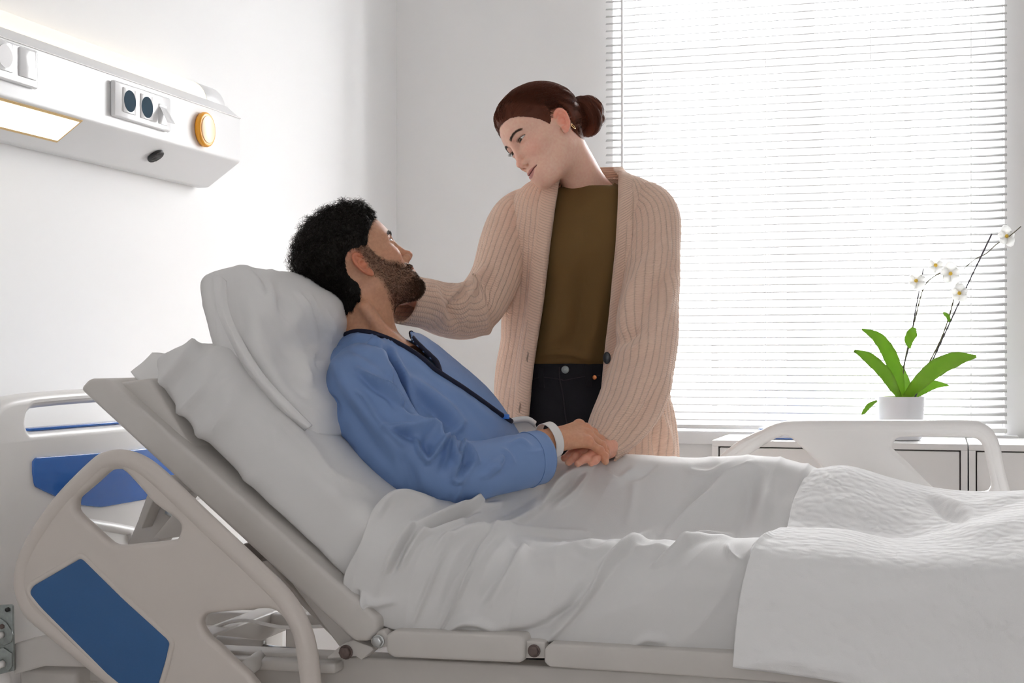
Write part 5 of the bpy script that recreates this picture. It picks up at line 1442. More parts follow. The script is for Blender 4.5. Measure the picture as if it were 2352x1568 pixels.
def build_man():
    H = MAN; g = H.g
    rs = np.random.RandomState(5)
    root = empty('person', tuple(P(1100, 1120, 2.66)), 'bearded person with short black curly hair reclining in bed in a blue gown', 'person')
    nb = P(842, 800, 2.665)
    L = lambda w: H.l(w)
    k = H.k
    extra = [(L(P(838, 842, 2.54)), L(P(838, 842, 2.79)), .042 / k, .042 / k, .05 / k),
             (L(P(915, 874, 2.64)), L(P(915, 874, 2.71)), .076 / k, .076 / k, .05 / k),
             (L(P(838, 705, 2.595)), L(P(905, 790, 2.62)), .008 / k, .010 / k, .03 / k)]
    neck = ((0, -.020, -.050), L(nb), extra)
    lo, hi = L(P(842, 850, 2.66)), None
    fn = lambda p: head_sdf(p, g, neck)
    # head, neck and top of the chest
    pl = L(P(900, 870, 2.66))
    cutn = L(P(1000, 900, 2.66)) - L(P(842, 740, 2.66)); cutn = cutn / np.linalg.norm(cutn); cutp = L(P(905, 855, 2.66))
    fcut = lambda p: np.maximum(fn(p), (p - cutp.astype(np.float32)) @ cutn.astype(np.float32))
    V, Fc = sdf_mesh(fcut, (-.22, -.20, -.30), (.22, .150, .145), .0016)
    C = head_colors(V, g, SKIN_M, np.array(SKIN_M) * np.array([1.0, .66, .66]), (.075, .036, .020))
    Nl = vert_normals(V, Fc)
    parts = [(H.w(V), Fc, C)]
    # body under gown and sheet
    sh_r, el_r, wr_r = P(828, 872, 2.54), P(975, 1075, 2.44), P(1246, 1016, 2.675)
    md_r = P(1150, 1056, 2.580)
    sh_l, el_l, wr_l = P(850, 850, 2.84), P(1010, 1070, 2.93), P(1150, 1085, 2.90)
    def body(p):
        d = cap(p, P(858, 858, 2.61), P(858, 858, 2.73), .058, .058)
        d = sm(d, cap(p, P(935, 925, 2.61), P(935, 925, 2.72), .074, .074), .04)
        d = sm(d, cap(p, P(1030, 1018, 2.61), P(1030, 1018, 2.72), .074, .074), .04)
        d = sm(d, cap(p, P(1085, 1110, 2.60), P(1085, 1110, 2.74), .060, .060), .04)
        for a, b, m_, c in ((sh_r, el_r, md_r, wr_r), (sh_l, el_l, (el_l + wr_l) / 2, wr_l)):
            d = sm(d, cap(p, a, b, .034, .030), .02); d = sm(d, cap(p, b, m_, .028, .026), .01); d = sm(d, cap(p, m_, c, .026, .022), .01)
        for s, yy, zz in ((0, 2.47, .682), (1, 2.85, .755)):
            hip, kn, an = np.array([-.80, 2.56 + .20 * s, .665]), np.array([-.36, yy, zz]), np.array([.05, yy + .02, .655])
            d = sm(d, cap(p, hip, kn, .050, .044), .02); d = sm(d, cap(p, kn, an, .044, .030), .02)
            d = sm(d, cap(p, an, an + np.array([.06, 0, .10]), .034, .026), .02)
        return d
    V2, F2 = sdf_mesh(body, (-1.22, 2.36, .55), (.20, 3.02, 1.16), .007)
    parts.append((V2, F2, SKIN_M))
    # right hand laid over hers
    Kn = [P(1330, 976, 2.775), P(1345, 985, 2.757), P(1350, 999, 2.738), P(1350, 1015, 2.718)]
    Fi = [[P(1362, 994, 2.800), P(1376, 1020, 2.806), P(1380, 1036, 2.800)], [P(1378, 1010, 2.785), P(1388, 1034, 2.787), P(1389, 1050, 2.780)],
          [P(1381, 1023, 2.762), P(1389, 1043, 2.764), P(1389, 1056, 2.756)], [P(1377, 1034, 2.738), P(1388, 1048, 2.742), P(1391, 1060, 2.738)]]
    th = [P(1280, 1004, 2.720), P(1310, 1000, 2.775), P(1335, 1010, 2.812), P(1352, 1022, 2.826)]
    hf = lambda p: hand_sdf(p, wr_r, md_r + (wr_r - md_r) * .55, Kn, Fi, th, .0092, .0255)
    pts = [wr_r, md_r + (wr_r - md_r) * .55] + Kn + sum(Fi, []) + th
    V3, F3 = sdf_mesh(hf, *bbox_of(pts, .035), .0016)
    C3 = np.tile(np.array(SKIN_M) * 1.12, (len(V3), 1))
    for q in Kn + [f[0] for f in Fi] + [f[1] for f in Fi]:
        w_ = np.exp(-((V3 - q) ** 2).sum(1) / .012 ** 2)[:, None] * .55
        C3 = C3 * (1 - w_) + np.array(SKIN_M) * np.array([1.25, .80, .75]) * w_
    parts.append((V3, F3, C3))
    join_meshes('body', parts, M['skin_m'], root)
    # eyes
    look = np.array([-.10, 1, .10])
    for s in (-1, 1):
        eyeball('eye', H.w(EYE * np.array([s, 1, 1])), EYE_R * k, H.dirw(look), root, [M['sclera'], M['iris'], M['pupil']])
    for s in (-1, 1): strand_mesh('eyebrow', H.w(brow_strands(V, Nl, g, rs, 130, s)), .00042, M['hair_m'], root)
    # hair: a dense under-layer and curls standing off it
    hw = man_hair_w(V)
    re0 = np.sqrt(((V[:, 1] + .012) / .027) ** 2 + ((V[:, 2] - .001) / .037) ** 2)
    hw = hw * np.where(np.abs(V[:, 0]) > .055, np.clip((re0 - 1) / .12, 0, 1), 1)
    ff = (hw[Fc] > .12).all(1)
    thick = np.interp(V[:, 2] - .35 * V[:, 1], [-.06, -.01, .05, .09, .14], [.004, .008, .016, .019, .018]) * (.10 + .90 * man_hair_w(V, True)) ** .8 * np.clip(hw, 0, 1) ** .6
    re_ = np.sqrt(((V[:, 1] + .012) / .030) ** 2 + ((V[:, 2] - .002) / .046) ** 2)
    thick = thick * np.where(np.abs(V[:, 0]) > .045, np.clip((re_ - .85) / .9, .12, 1), 1)
    lump = smooth_noise(V, 4, 190, 3)
    VV = V + Nl * (thick * (1 + .22 * lump) + .0004)[:, None]
    used = np.unique(Fc[ff]); rem = -np.ones(len(V), int); rem[used] = np.arange(len(used))
    hroot = mesh('hair', H.w(VV[used]), rem[Fc[ff]], M['hair_m'], root)
    pw = hw * (V[:, 2] - .35 * V[:, 1] > -.03) ; pw = np.where(thick > .007, pw, 0)
    n = 3600
    idx = rs.choice(len(V), n, p=pw / pw.sum())
    p0 = VV[idx] - Nl[idx] * .003; nn = Nl[idx]
    t1 = np.cross(nn, rs.normal(size=(n, 3))); t1 /= np.linalg.norm(t1, axis=1)[:, None]; t2 = np.cross(nn, t1)
    flow = np.array([0, -.5, .1]); fl = flow - nn * (nn @ flow)[:, None]
    kpt = 16; tt = np.linspace(0, 1, kpt)
    Lh = (.009 + .010 * rs.rand(n)) * np.interp(thick[idx], [.006, .018], [.5, 1.05])
    cr = (.0032 + .0036 * rs.rand(n)); turns = .9 + 1.1 * rs.rand(n); phs = rs.rand(n) * 6.28
    a = phs[:, None] + turns[:, None] * 2 * math.pi * tt[None]
    off = (np.cos(a) - np.cos(phs)[:, None])[:, :, None] * t1[:, None] + (np.sin(a) - np.sin(phs)[:, None])[:, :, None] * t2[:, None] * .9 + (np.sin(a * .8))[:, :, None] * nn[:, None] * .35
    cv = p0[:, None] + nn[:, None] * (Lh[:, None] * tt[None] ** .8)[:, :, None] + fl[:, None] * (.012 * tt ** 1.5)[None, :, None] + off * (cr[:, None] * np.clip(tt[None] * 2.2, 0, 1))[:, :, None]
    strand_mesh('hair_curls', H.w(cv), .00050, M['hair_m'], hroot)
    # short sides
    pw = np.where((hw > .1) & (thick <= .011), 1.0, 0)
    m_ = 4600; idx = rs.choice(len(V), m_, p=pw / pw.sum()); nn = Nl[idx]
    dn = np.array([0, -.55, -.75]) + .35 * rs.normal(size=(m_, 3)); dn -= nn * (dn * nn).sum(1)[:, None]; dn /= np.linalg.norm(dn, axis=1)[:, None]
    t4 = np.linspace(0, 1, 4)[None, :, None]
    cv = VV[idx][:, None] + t4 * (.007 * dn + .0028 * nn)[:, None]
    strand_mesh('hair_short', H.w(cv), .00035, M['hair_m'], hroot)
    # beard and moustache
    bw = beard_w(V); Nb = 6500
    dens = bw * (1 + 2.0 * (V[:, 1] > .088) * (V[:, 2] > -.052) * (V[:, 2] < -.038)) * (1 + 1.2 * np.exp(-((V[:, 1] - .085) / .03) ** 2) * (V[:, 2] < -.07))
    idx = rs.choice(len(V), Nb, p=dens / dens.sum()); nn = Nl[idx]; q = V[idx]
    dn = np.stack([np.sign(q[:, 0]) * .25 * np.ones(Nb), .10 * np.ones(Nb), -1.0 * np.ones(Nb)], 1) + .5 * rs.normal(size=(Nb, 3))
    dn -= nn * (dn * nn).sum(1)[:, None]; dn /= np.linalg.norm(dn, axis=1)[:, None]
    chin = np.clip((q[:, 1] - .055) / .035, 0, 1) * np.clip((-.068 - q[:, 2]) / .02, 0, 1)
    mouth = np.exp(-((np.abs(q[:, 0]) / .030) ** 2 + ((q[:, 2] + .057) / .016) ** 2)) * (q[:, 1] > .075)
    Lb = (.0036 + .0036 * rs.rand(Nb) + .0085 * chin) * (1 - .55 * mouth)
    t5 = np.linspace(0, 1, 5)[None, :, None]
    side = np.cross(nn, dn)
    cv = q[:, None] + t5 * (Lb[:, None] * (.72 * dn + .55 * nn))[:, None] + np.sin(t5 * 4) * side[:, None] * (.0012 * rs.normal(size=(Nb, 1)))[:, None] - nn[:, None] * .0006
    strand_mesh('beard', H.w(cv), .00036, M['beard'], root)

    # --- gown
    # (sleeve first, then the body of the gown)
    k_, ox, oy = 3.409, 720, 720
    D = lambda *pts: sc(pts, k_, ox, oy)
    S = [(D((350, 440), (480, 520), (620, 600), (680, 690), (730, 705)), 7, .010, .4), (D((360, 480), (470, 570), (590, 650), (640, 720)), 9, -.007),
         (D((350, 620), (420, 680), (490, 800), (560, 890)), 7, .008, .4), (D((570, 892), (700, 888), (860, 895)), 9, .010), (D((560, 890), (640, 960), (700, 1025)), 7, .008),
         (D((620, 930), (720, 940), (800, 990)), 10, -.008), (D((870, 890), (940, 930), (1000, 1010)), 9, .014, .3), (D((740, 760), (800, 840), (870, 900)), 10, .010),
         (D((800, 990), (830, 1090), (890, 1160)), 7, .012, .4), (D((880, 960), (900, 1050), (920, 1120)), 11, -.010), (D((900, 1165), (960, 1090), (1060, 970)), 8, .012, .4),
         (D((1090, 985), (1100, 1080), (1125, 1160)), 6, .012, .4), (D((1050, 1040), (1050, 1120), (1000, 1220)), 11, -.009), (D((1180, 1000), (1150, 1100), (1100, 1250), (1105, 1310)), 6, .011, .4),
         (D((1105, 1315), (1150, 1290), (1250, 1170)), 7, .008), (D((1200, 1030), (1240, 1100), (1285, 1165)), 6, .010, .4), (D((1170, 1100), (1200, 1170), (1160, 1260)), 9, -.009),
         (D((1330, 1270), (1400, 1190), (1450, 1140)), 7, .007), (D((1380, 1270), (1460, 1170), (1480, 1110)), 6, .006), (D((1490, 1060), (1530, 1110), (1570, 1170)), 5, .005), (D((1430, 1190), (1440, 1240)), 6, .005),
         (D((1540, 1020), (1620, 1000), (1690, 1045)), 5, .004), (D((1650, 1090), (1740, 1085), (1790, 1070)), 4, .002), (D((1110, 1480), (1120, 1400), (1180, 1300)), 9, .005),
         (D((150, 370), (300, 620), (500, 870), (680, 1080)), 16, .008), (D((230, 700), (400, 950), (600, 1200)), 18, -.006), (D((700, 1100), (760, 1260), (800, 1400)), 16, -.006),
         (D((560, 270), (650, 480), (740, 700), (780, 800)), 9, -.014), (D((610, 290), (700, 480), (760, 660)), 8, .009), (D((500, 250), (580, 420), (640, 560)), 9, .008), (D((600, 500), (680, 640)), 8, -.007),
         (D((720, 500), (900, 620), (1050, 740), (1160, 850)), 13, .010), (D((1160, 860), (1130, 900), (1060, 960)), 9, .007), (D((930, 780), (900, 880)), 9, .007), (D((800, 640), (950, 800), (1080, 900)), 14, -.008),
         (D((300, 190), (460, 210), (620, 290)), 9, .006), (D((250, 240), (400, 300), (560, 420)), 12, -.005), (D((1000, 560), (1150, 640), (1300, 760), (1450, 870)), 12, .005),
         (D((160, 770), (190, 880), (240, 990)), 6, .006), (D((120, 640), (160, 700), (180, 800)), 6, -.005)]
    sl = loft(pst([(818, 838, 2.57, .040, .035), (820, 868, 2.495, .066, .058), (850, 930, 2.455, .070, .062), (900, 1010, 2.44, .067, .060), (962, 1066, 2.445, .066, .058), (1050, 1085, 2.475, .0585, .054), (1140, 1070, 2.545, .0525, .050), (1240, 1051, 2.635, .0520, .048)]), 150, 170)
    gw = empty('gown_anchor') if False else None
    gown = surf('gown', loft(pst([(838, 767, 2.665, .060, .066), (843, 788, 2.665, .080, .105), (860, 830, 2.665, .098, .165), (925, 905, 2.665, .116, .185), (1018, 998, 2.665, .122, .185), (1092, 1078, 2.665, .098, .170), (1125, 1125, 2.665, .060, .14)]), 220, 200),
                M['gown'], root, wrap=True, S=S, noise=.003, nscale=18, seed=31, fine=.0005, gain=1.0, crease=[(.004, 45, (.6, 0, .8), 91)])
    orient_out(gown)
    cut_poly(gown, [(700, 700), (764, 768), (800, 757), (850, 764), (905, 782), (950, 808), (985, 834), (1006, 856), (1000, 832), (965, 800), (944, 778), (940, 700)], facing=False, ymax=2.76)
    gV, gN = mesh_vn(gown)
    md = gown.modifiers.new('thickness', 'SOLIDIFY'); md.thickness = .002; md.offset = -1
    slv = surf('gown_sleeve', sl, M['gown'], gown, wrap=True, S=S, noise=.003, nscale=20, seed=33, fine=.0006, gain=1.0, crease=[(.0040, 55, (.8, 0, -.3), 93)])
    orient_out(slv)
    md = slv.modifiers.new('thickness', 'SOLIDIFY'); md.thickness = .003; md.offset = -1
    sv, sn_ = mesh_vn(slv)
    rr_ = sv.reshape(170, 150, 3)[162] + sn_.reshape(170, 150, 3)[162] * .0006
    tube('cuff_seam', rr_, .0009, M['gown'], gown, sides=6, closed=True)
    # far sleeve
    sl2 = loft(pst([(850, 805, 2.80, .050, .045), (870, 850, 2.845, .066, .058), (930, 950, 2.885, .066, .060), (1010, 1050, 2.92, .062, .056), (1090, 1085, 2.925, .055, .050), (1150, 1088, 2.91, .048, .044)]), 60, 60)
    s2 = surf('gown_sleeve', sl2, M['gown'], gown, wrap=True, noise=.004, nscale=20, seed=35); orient_out(s2)
    # navy edging of the neck opening and of the front
    near = [(760, 772), (775, 764), (800, 758), (850, 764), (905, 782), (950, 808), (985, 834), (1010, 858), (1060, 890), (1110, 925), (1150, 955), (1172, 968)]
    pp = np.array([front_point(gV, gN, x, y, .002) for x, y in catmull(near, 60)])
    for _ in range(3): pp[1:-1] = (pp[:-2] + pp[1:-1] * 2 + pp[2:]) / 4
    tube('neck_trim', pp, .0050, M['trim'], gown, sides=8)
    far = [(942, 762), (946, 776), (968, 799), (985, 815), (1002, 832), (1010, 856)]
    ff_ = np.array([front_point(gV, gN, x, y, .001) for x, y in catmull(far, 40)])
    for _ in range(6): ff_[1:-1] = (ff_[:-2] + ff_[1:-1] * 2 + ff_[2:]) / 4
    tube('neck_trim', ff_, .0050, M['trim'], gown, sides=8)
    a_ = front_point(gV, gN, 1153, 957, .003)
    box('gown_tag', a_ + np.array([-.010, -.003, -.005]), a_ + np.array([.012, 0, .004]), M['blueg'], gown, w=.001)
    # wrist band
    wc = wr_r + (Kn[1] - wr_r) * .16; ax_ = (Kn[1] - wr_r); ax_ /= np.linalg.norm(ax_)
    u_ = np.cross(ax_, [0, 1, 0]); u_ /= np.linalg.norm(u_); v_ = np.cross(ax_, u_)
    ang = np.linspace(0, 2 * math.pi, 64, endpoint=False)
    G = np.stack([wc + ax_ * h + (np.cos(ang)[:, None] * u_ * .0345 + np.sin(ang)[:, None] * v_ * .0325) for h in np.linspace(-.0095, .0095, 6)])
    wb = surf('wrist_band', G, M['band'], root, wrap=True); orient_out(wb)
    md = wb.modifiers.new('thickness', 'SOLIDIFY'); md.thickness = .0012; md.offset = 0
    return root

# ---------------------------------------------------------------- the standing woman
def wom_hair_w(V, ramp=False):
    y, z, ax = V[:, 1], V[:, 2], np.abs(V[:, 0])
    line = np.interp(y, [-.12, -.075, -.055, -.040, -.030, -.022, .000, .012, .024, .040, .060, .080, .100],
                     [-.020, -.052, -.056, -.050, -.030, .020, .030, .012, .006, .028, .050, .074, .090])
    return np.clip((z - line) / (.008 if not ramp else .040), 0, 1)

def build_woman():
    H = WOM; g = H.g; k = H.k
    rs = np.random.RandomState(8)
    YC = 3.25
    root = empty('person', (P(1340, 1000, YC)[0], YC, 0), 'standing person with auburn hair bun in a long beige knitted cardigan', 'person')
    L = lambda w: H.l(w)
    nb = P(1353, 440, 3.245)
    extra = [(L(P(1290, 482, 3.26)), L(P(1425, 482, 3.26)), .026 / k, .026 / k, .07 / k),
             (L(P(1345, 510, 3.24)), L(P(1360, 510, 3.24)), .055 / k, .055 / k, .05 / k),
             (L(P(1312, 330, 3.165)), L(P(1318, 420, 3.185)), .006 / k, .005 / k, .03 / k)]
    neck = ((0, -.022, -.045), L(nb), extra)
    fn = lambda p: head_sdf(p, g, neck)
    cutp = L(P(1350, 500, 3.25)); cutn = L(P(1350, 600, 3.25)) - L(P(1350, 500, 3.25)); cutn /= np.linalg.norm(cutn)
    fcut = lambda p: np.maximum(fn(p), (p - cutp.astype(np.float32)) @ cutn.astype(np.float32))
    corners = np.array([L(P(a, b, c)) for a in (1200, 1500) for b in (360, 505) for c in (3.12, 3.36)])
    lo = np.minimum(corners.min(0), [-.1, -.13, -.12]) - .01; hi = np.maximum(corners.max(0), [.1, .14, .14]) + .01
    V, Fc = sdf_mesh(fcut, lo, hi, .0015)
    C = head_colors(V, g, SKIN_W, (.50, .20, .17))
    Nl = vert_normals(V, Fc)
    parts = [(H.w(V), Fc, C)]
    S_, N_ = np.array([.994, .111, 0]), np.array([.111, -.994, 0])
    sr, er, wr = P(1200, 485, 3.26), P(1090, 705, 3.06), P(950, 680, 2.85)
    sl_, el, wl = P(1500, 480, 3.22), P(1470, 830, 3.05), P(1400, 1026, 2.845)
    hipc = P(1312, 1000, YC)
    fl = np.array([hipc[0], YC + .02, 0])
    def body(p):
        d = cap(p, P(1290, 510, YC), P(1420, 510, YC), .045, .045)
        d = sm(d, cap(p, P(1300, 600, YC), P(1390, 600, YC), .065, .065), .05)
        d = sm(d, cap(p, P(1290, 800, YC), P(1345, 800, YC), .065, .065), .05)
        d = sm(d, cap(p, P(1270, 980, YC), P(1350, 980, YC), .075, .075), .05)
        for a, b, c in ((sr, er, wr), (sl_, el, wl)):
            d = sm(d, cap(p, a, b, .034, .030), .02); d = sm(d, cap(p, b, c, .030, .022), .01)
        for s in (-1, 1):
            a, b, c = hipc + S_ * s * .085, np.array([fl[0] + s * .095, YC, .48]), np.array([fl[0] + s * .10, YC + .02, .09])
            d = sm(d, cap(p, a, b, .066, .048), .03); d = sm(d, cap(p, b, c, .048, .034), .02)
            d = sm(d, cap(p, c + np.array([0, .02, -.045]), c + np.array([0, -.14, -.06]), .032, .026), .02)
        return d
    V2, F2 = sdf_mesh(body, (-1.28, 2.75, 0.0), (-.42, 3.42, 1.50), .008)
    parts.append((V2, F2, SKIN_W))
    # left hand under his, palm turned to the sheet
    Kn = [P(1358, 1026, 2.812), P(1366, 1030, 2.797), P(1373, 1036, 2.782), P(1380, 1043, 2.768)]
    Fi = [[P(1332, 1034, 2.785), P(1310, 1044, 2.768), P(1296, 1052, 2.760)], [P(1345, 1034, 2.755), P(1322, 1047, 2.732), P(1306, 1061, 2.720)],
          [P(1362, 1038, 2.742), P(1345, 1052, 2.722), P(1327, 1064, 2.710)], [P(1378, 1047, 2.742), P(1368, 1056, 2.728), P(1358, 1064, 2.720)]]
    th = [P(1385, 1018, 2.835), P(1360, 1010, 2.832), P(1340, 1012, 2.835), P(1325, 1018, 2.838)]
    f0 = el + (wl - el) * .6
    hf = lambda p: hand_sdf(p, wl, f0, Kn, Fi, th, .0084, .0215)
    pts = [wl, f0] + Kn + sum(Fi, []) + th
    V3, F3 = sdf_mesh(hf, *bbox_of(pts, .03), .0016)
    C3 = np.tile(np.array(SKIN_W) * np.array([.92, .72, .66]), (len(V3), 1))
    parts.append((V3, F3, C3))
    # right hand resting on his far cheek
    jc = MAN.w((-.066, .030, -.055))
    Kn2 = [MAN.w(q) for q in ((-.088, .030, -.020), (-.092, .014, -.026), (-.092, -.002, -.034), (-.090, -.016, -.044))]
    wr2 = MAN.w((-.124, .062, -.046))
    Fi2 = [[MAN.w(q + np.array([.002, -.026, .026])), MAN.w(q + np.array([.006, -.042, .042])), MAN.w(q + np.array([.010, -.052, .052]))] for q in [np.array(a) for a in ((-.088, .030, -.020), (-.092, .014, -.026), (-.092, -.002, -.034), (-.090, -.016, -.044))]]
    th2 = [MAN.w((-.110, .052, -.050)), MAN.w((-.088, .054, -.030)), MAN.w((-.076, .052, -.012)), MAN.w((-.072, .048, .002))]
    hf2 = lambda p: hand_sdf(p, wr2, wr2 + (wr - wr2) * .6, Kn2, Fi2, th2, .0082, .0215)
    V4, F4 = sdf_mesh(hf2, *bbox_of([wr2, wr2 + (wr - wr2) * .6] + Kn2 + sum(Fi2, []) + th2, .03), .0024)
    parts.append((V4, F4, SKIN_W))
    join_meshes('body', parts, M['skin_w'], root)
    # eyes look down at him
    tgt = MAN.w((0, .10, .02))
    for s in (-1, 1):
        c = H.w(EYE * np.array([s, 1, 1])); d = tgt - c; d /= np.linalg.norm(d)
        d = d * .75 + H.dirw((0, 1, -.1)) * .25
        eyeball('eye', c, EYE_R * k, d, root, [M['sclera'], M['iris'], M['pupil']])
    bm_ = mat('brow_hair', (.045, .022, .014), .5)
    for s in (-1, 1): strand_mesh('eyebrow', H.w(brow_strands(V, Nl, g, rs, 190, s)), .00034, bm_, root)
    # lashes on the upper lids
    for s in (-1, 1):
        lash = []
        for q in np.linspace(-.0135, .0145, 26):
            a = 1 - (q / .0148) ** 2
            if a <= 0: continue
            b0 = np.array([s * (EYE[0] + q + .0005), EYE[1] + math.sqrt(max(0, (EYE_R + .0016) ** 2 - q * q - (g['eye_u'] * a) ** 2)), EYE[2] + .0006 + .05 * q + g['eye_u'] * a])
            dv = np.array([s * q * 25, 1.0, -.25]); dv /= np.linalg.norm(dv)
            lash.append([b0 + dv * t * .0075 + np.array([0, 0, .0035 * t * t]) for t in (0, .33, .66, 1)])
        strand_mesh('eyelash_row', H.w(np.array(lash)), .00030, M['hair_m'], root)
    # hair drawn back to a bun
    hw = wom_hair_w(V)
    re_ = np.sqrt(((V[:, 1] + .012) / .027) ** 2 + ((V[:, 2] - .001) / .037) ** 2)
    hw = hw * np.where(np.abs(V[:, 0]) > .055, np.clip((re_ - 1) / .12, 0, 1), 1)
    ff = (hw[Fc] > .05).all(1)
    thick = (.06 + .94 * wom_hair_w(V, True)) * np.clip(hw, 0, 1) ** .7 * np.interp(V[:, 2] - .3 * V[:, 1], [-.05, .02, .10], [.006, .0090, .0175])
    VV = V + Nl * (thick + .0003)[:, None]
    used = np.unique(Fc[ff]); rem = -np.ones(len(V), int); rem[used] = np.arange(len(used))
    hair = mesh('hair', H.w(VV[used]), rem[Fc[ff]], M['hair_w'], root)
    # bun centre: straight behind the head where the photo shows it
    ys = np.linspace(2.9, 3.5, 400); cand = np.array([H.l(P(1352, 262, y_)) for y_ in ys]); bl = cand[np.argmin(np.abs(cand[:, 0] - .004))]
    base = bl + (np.array([0, -.01, .03]) - bl) * .28
    n = 4600
    pw = np.where((hw > .1) & ~((V[:, 1] > -.034) & (V[:, 1] < .030) & (V[:, 2] < .036)), 1.0, 0); idx = rs.choice(len(V), n, p=pw / pw.sum())
    rt = VV[idx]; kk = 9; tt = np.linspace(0, .97, kk)
    cv = rt[:, None] * (1 - tt[None, :, None]) + (base[None] + rs.normal(size=(n, 3)) * .006)[:, None] * tt[None, :, None]
    sh = cv.shape; q = cv.reshape(-1, 3)
    C0 = np.array([0, -.006, .034])
    for _ in range(4):
        d = head_sdf(q.astype(np.float32), g, neck, ears=False)
        dirn = q - C0; dirn /= np.linalg.norm(dirn, axis=1)[:, None]
        tgt_ = np.interp(q[:, 2] - .3 * q[:, 1], [-.05, .02, .10], [.006, .0090, .0175]) * (.06 + .94 * wom_hair_w(q, True)) + .0006
        q = q + dirn * np.clip(tgt_ - d, -.006, .02)[:, None]
    cv2 = q.reshape(sh)
    near_b = np.clip((np.linalg.norm(cv2 - base, axis=2) - .03) / .02, 0, 1)[:, :, None]
    cv2 = cv2 * near_b + cv * (1 - near_b)
    cv2[:, 0] = rt
    cv2 = cv2 + smooth_noise(cv2.reshape(-1, 3), 77, 350).reshape(sh[0], sh[1], 1) * .0006
    strand_mesh('hair_strands', H.w(cv2), .00036, M['hair_w'], hair, taper=False)
    # hair gathered between skull and bun
    gp = np.array([np.array([0, -.060, .036]) * (1 - t) + (bl + np.array([0, .012, 0])) * t for t in np.linspace(0, 1, 10)])
    gv, gf = tube_geo(gp, np.interp(np.linspace(0, 1, 10), [0, .35, 1], [.062, .046, .030]), 28)
    mesh('hair_gather', H.w(gv), gf, M['hair_w'], hair)
    gr = gv.reshape(10, 28, 3); gs = []
    for _ in range(700):
        a_ = rs.rand() * 28; i0, f_ = int(a_) % 28, a_ % 1; e_ = 1.004 + .012 * rs.rand()
        ln_ = gr[:, i0] * (1 - f_) + gr[:, (i0 + 1) % 28] * f_
        gs.append(gp + (ln_ - gp) * e_)
    strand_mesh('gather_strands', H.w(np.array(gs)), .00036, M['hair_w'], hair, taper=False)
    # bun: coiled locks
    fwd = bl - np.array([0, 0, .03]); fwd = np.array([0, -1.0, .05]); fwd /= np.linalg.norm(fwd)
    ux = np.array([1.0, 0, 0]); uz = np.cross(ux, fwd)
    def coil(r0, r1, tw, h0, h1, n_=60, ph=0.0):
        a = np.linspace(0, tw * 2 * math.pi, n_) + ph
        r = np.linspace(r0, r1, n_); h = np.linspace(h0, h1, n_)
        return bl + fwd * h[:, None] + (np.cos(a) * r)[:, None] * ux + (np.sin(a) * r)[:, None] * uz
    locks = [(coil(.029, .028, 1.05, -.018, -.009), .0225), (coil(.026, .019, 1.1, .003, .012, ph=2.0), .0210), (coil(.014, .004, .9, .019, .025, ph=4.0), .0165)]
    lv, lf = join_geo(*[tube_geo(pth, np.interp(np.linspace(0, 1, len(pth)), [0, .12, .88, 1], [rr * .5, rr, rr, rr * .4]), 16) for pth, rr in locks])
    mesh('hair_bun', H.w(lv), lf, M['hair_w'], hair)
    st = []
    for pth, rr in locks:
        T = np.gradient(pth, axis=0); T /= np.linalg.norm(T, axis=1)[:, None]
        A = np.cross(T, fwd); A /= np.linalg.norm(A, axis=1)[:, None]; B = np.cross(T, A)
        rad = np.interp(np.linspace(0, 1, len(pth)), [0, .12, .88, 1], [rr * .5, rr, rr, rr * .4])
        for _ in range(230):
            f0_, ln = rs.rand() * .6, .3 + .1 * rs.rand()
            ii = (np.linspace(f0_, f0_ + ln, 12) * (len(pth) - 1)).astype(int)
            an = rs.rand() * 6.28 + np.linspace(0, rs.normal() * .5, 12); ex_ = 1.01 + .05 * rs.rand()
            st.append(pth[ii] + (A[ii] * np.cos(an)[:, None] + B[ii] * np.sin(an)[:, None]) * (rad[ii] * ex_)[:, None])
    strand_mesh('bun_strands', H.w(np.array(st)), .00030, M['hair_w'], hair, taper=False)
    fly = []
    for _ in range(40):
        a = rs.normal(size=3); a /= np.linalg.norm(a); a[1] = -abs(a[1])
        p_ = bl + a * .036; t_ = np.cross(a, rs.normal(size=3)); t_ /= np.linalg.norm(t_); l_ = .4 + .8 * rs.rand()
        fly.append(np.array([p_ + a * (.004 + .007 * l_) * s_ + t_ * .020 * l_ * math.sin(s_ * 2.0) for s_ in np.linspace(0, 1, 10)]))
    strand_mesh('stray_hairs', H.w(np.array(fly)), .00013, M['hair_w'], hair)
    # ear ring
    ec = H.w((-.0795, -.020, -.0275)); a = H.dirw((0, 1, 0)); b = H.dirw((0, 0, 1))
    ringp = [ec + .0065 * (math.cos(t) * (a * .8 + H.dirw((-.6, 0, 0))) + math.sin(t) * b) for t in np.linspace(0, 2 * math.pi, 24, endpoint=False)]
    tube('ear_ring', ringp, .0008, M['gold'], root, sides=8, closed=True)

    # --- clothes: horizontal sections, front towards N_
    def sections(rows, nv):
        R_ = catmull(np.array(rows, float), nv)
        out = []
        for px, py, a, b_ in R_:
            out.append((P(px, py, YC), a, b_))
        return out
    def ring(c, a, b_, th, e=2.0):
        cs, sn = np.cos(th), np.sin(th)
        m = 2.0 / e
        return c + (np.sign(cs) * np.abs(cs) ** m * a)[:, None] * S_ + (np.sign(sn) * np.abs(sn) ** m * b_)[:, None] * N_
    thf = np.linspace(0, 2 * math.pi, 140, endpoint=False)
    # shirt
    rows = [(1352, 424, .060, .056), (1353, 430, .072, .066), (1354, 450, .130, .084), (1355, 500, .158, .104), (1350, 580, .160, .122), (1340, 680, .152, .114), (1324, 770, .149, .110), (1314, 822, .151, .109), (1312, 836, .147, .105)]
    G = np.stack([ring(c, a, b_, thf) for c, a, b_ in sections(rows, 150)])
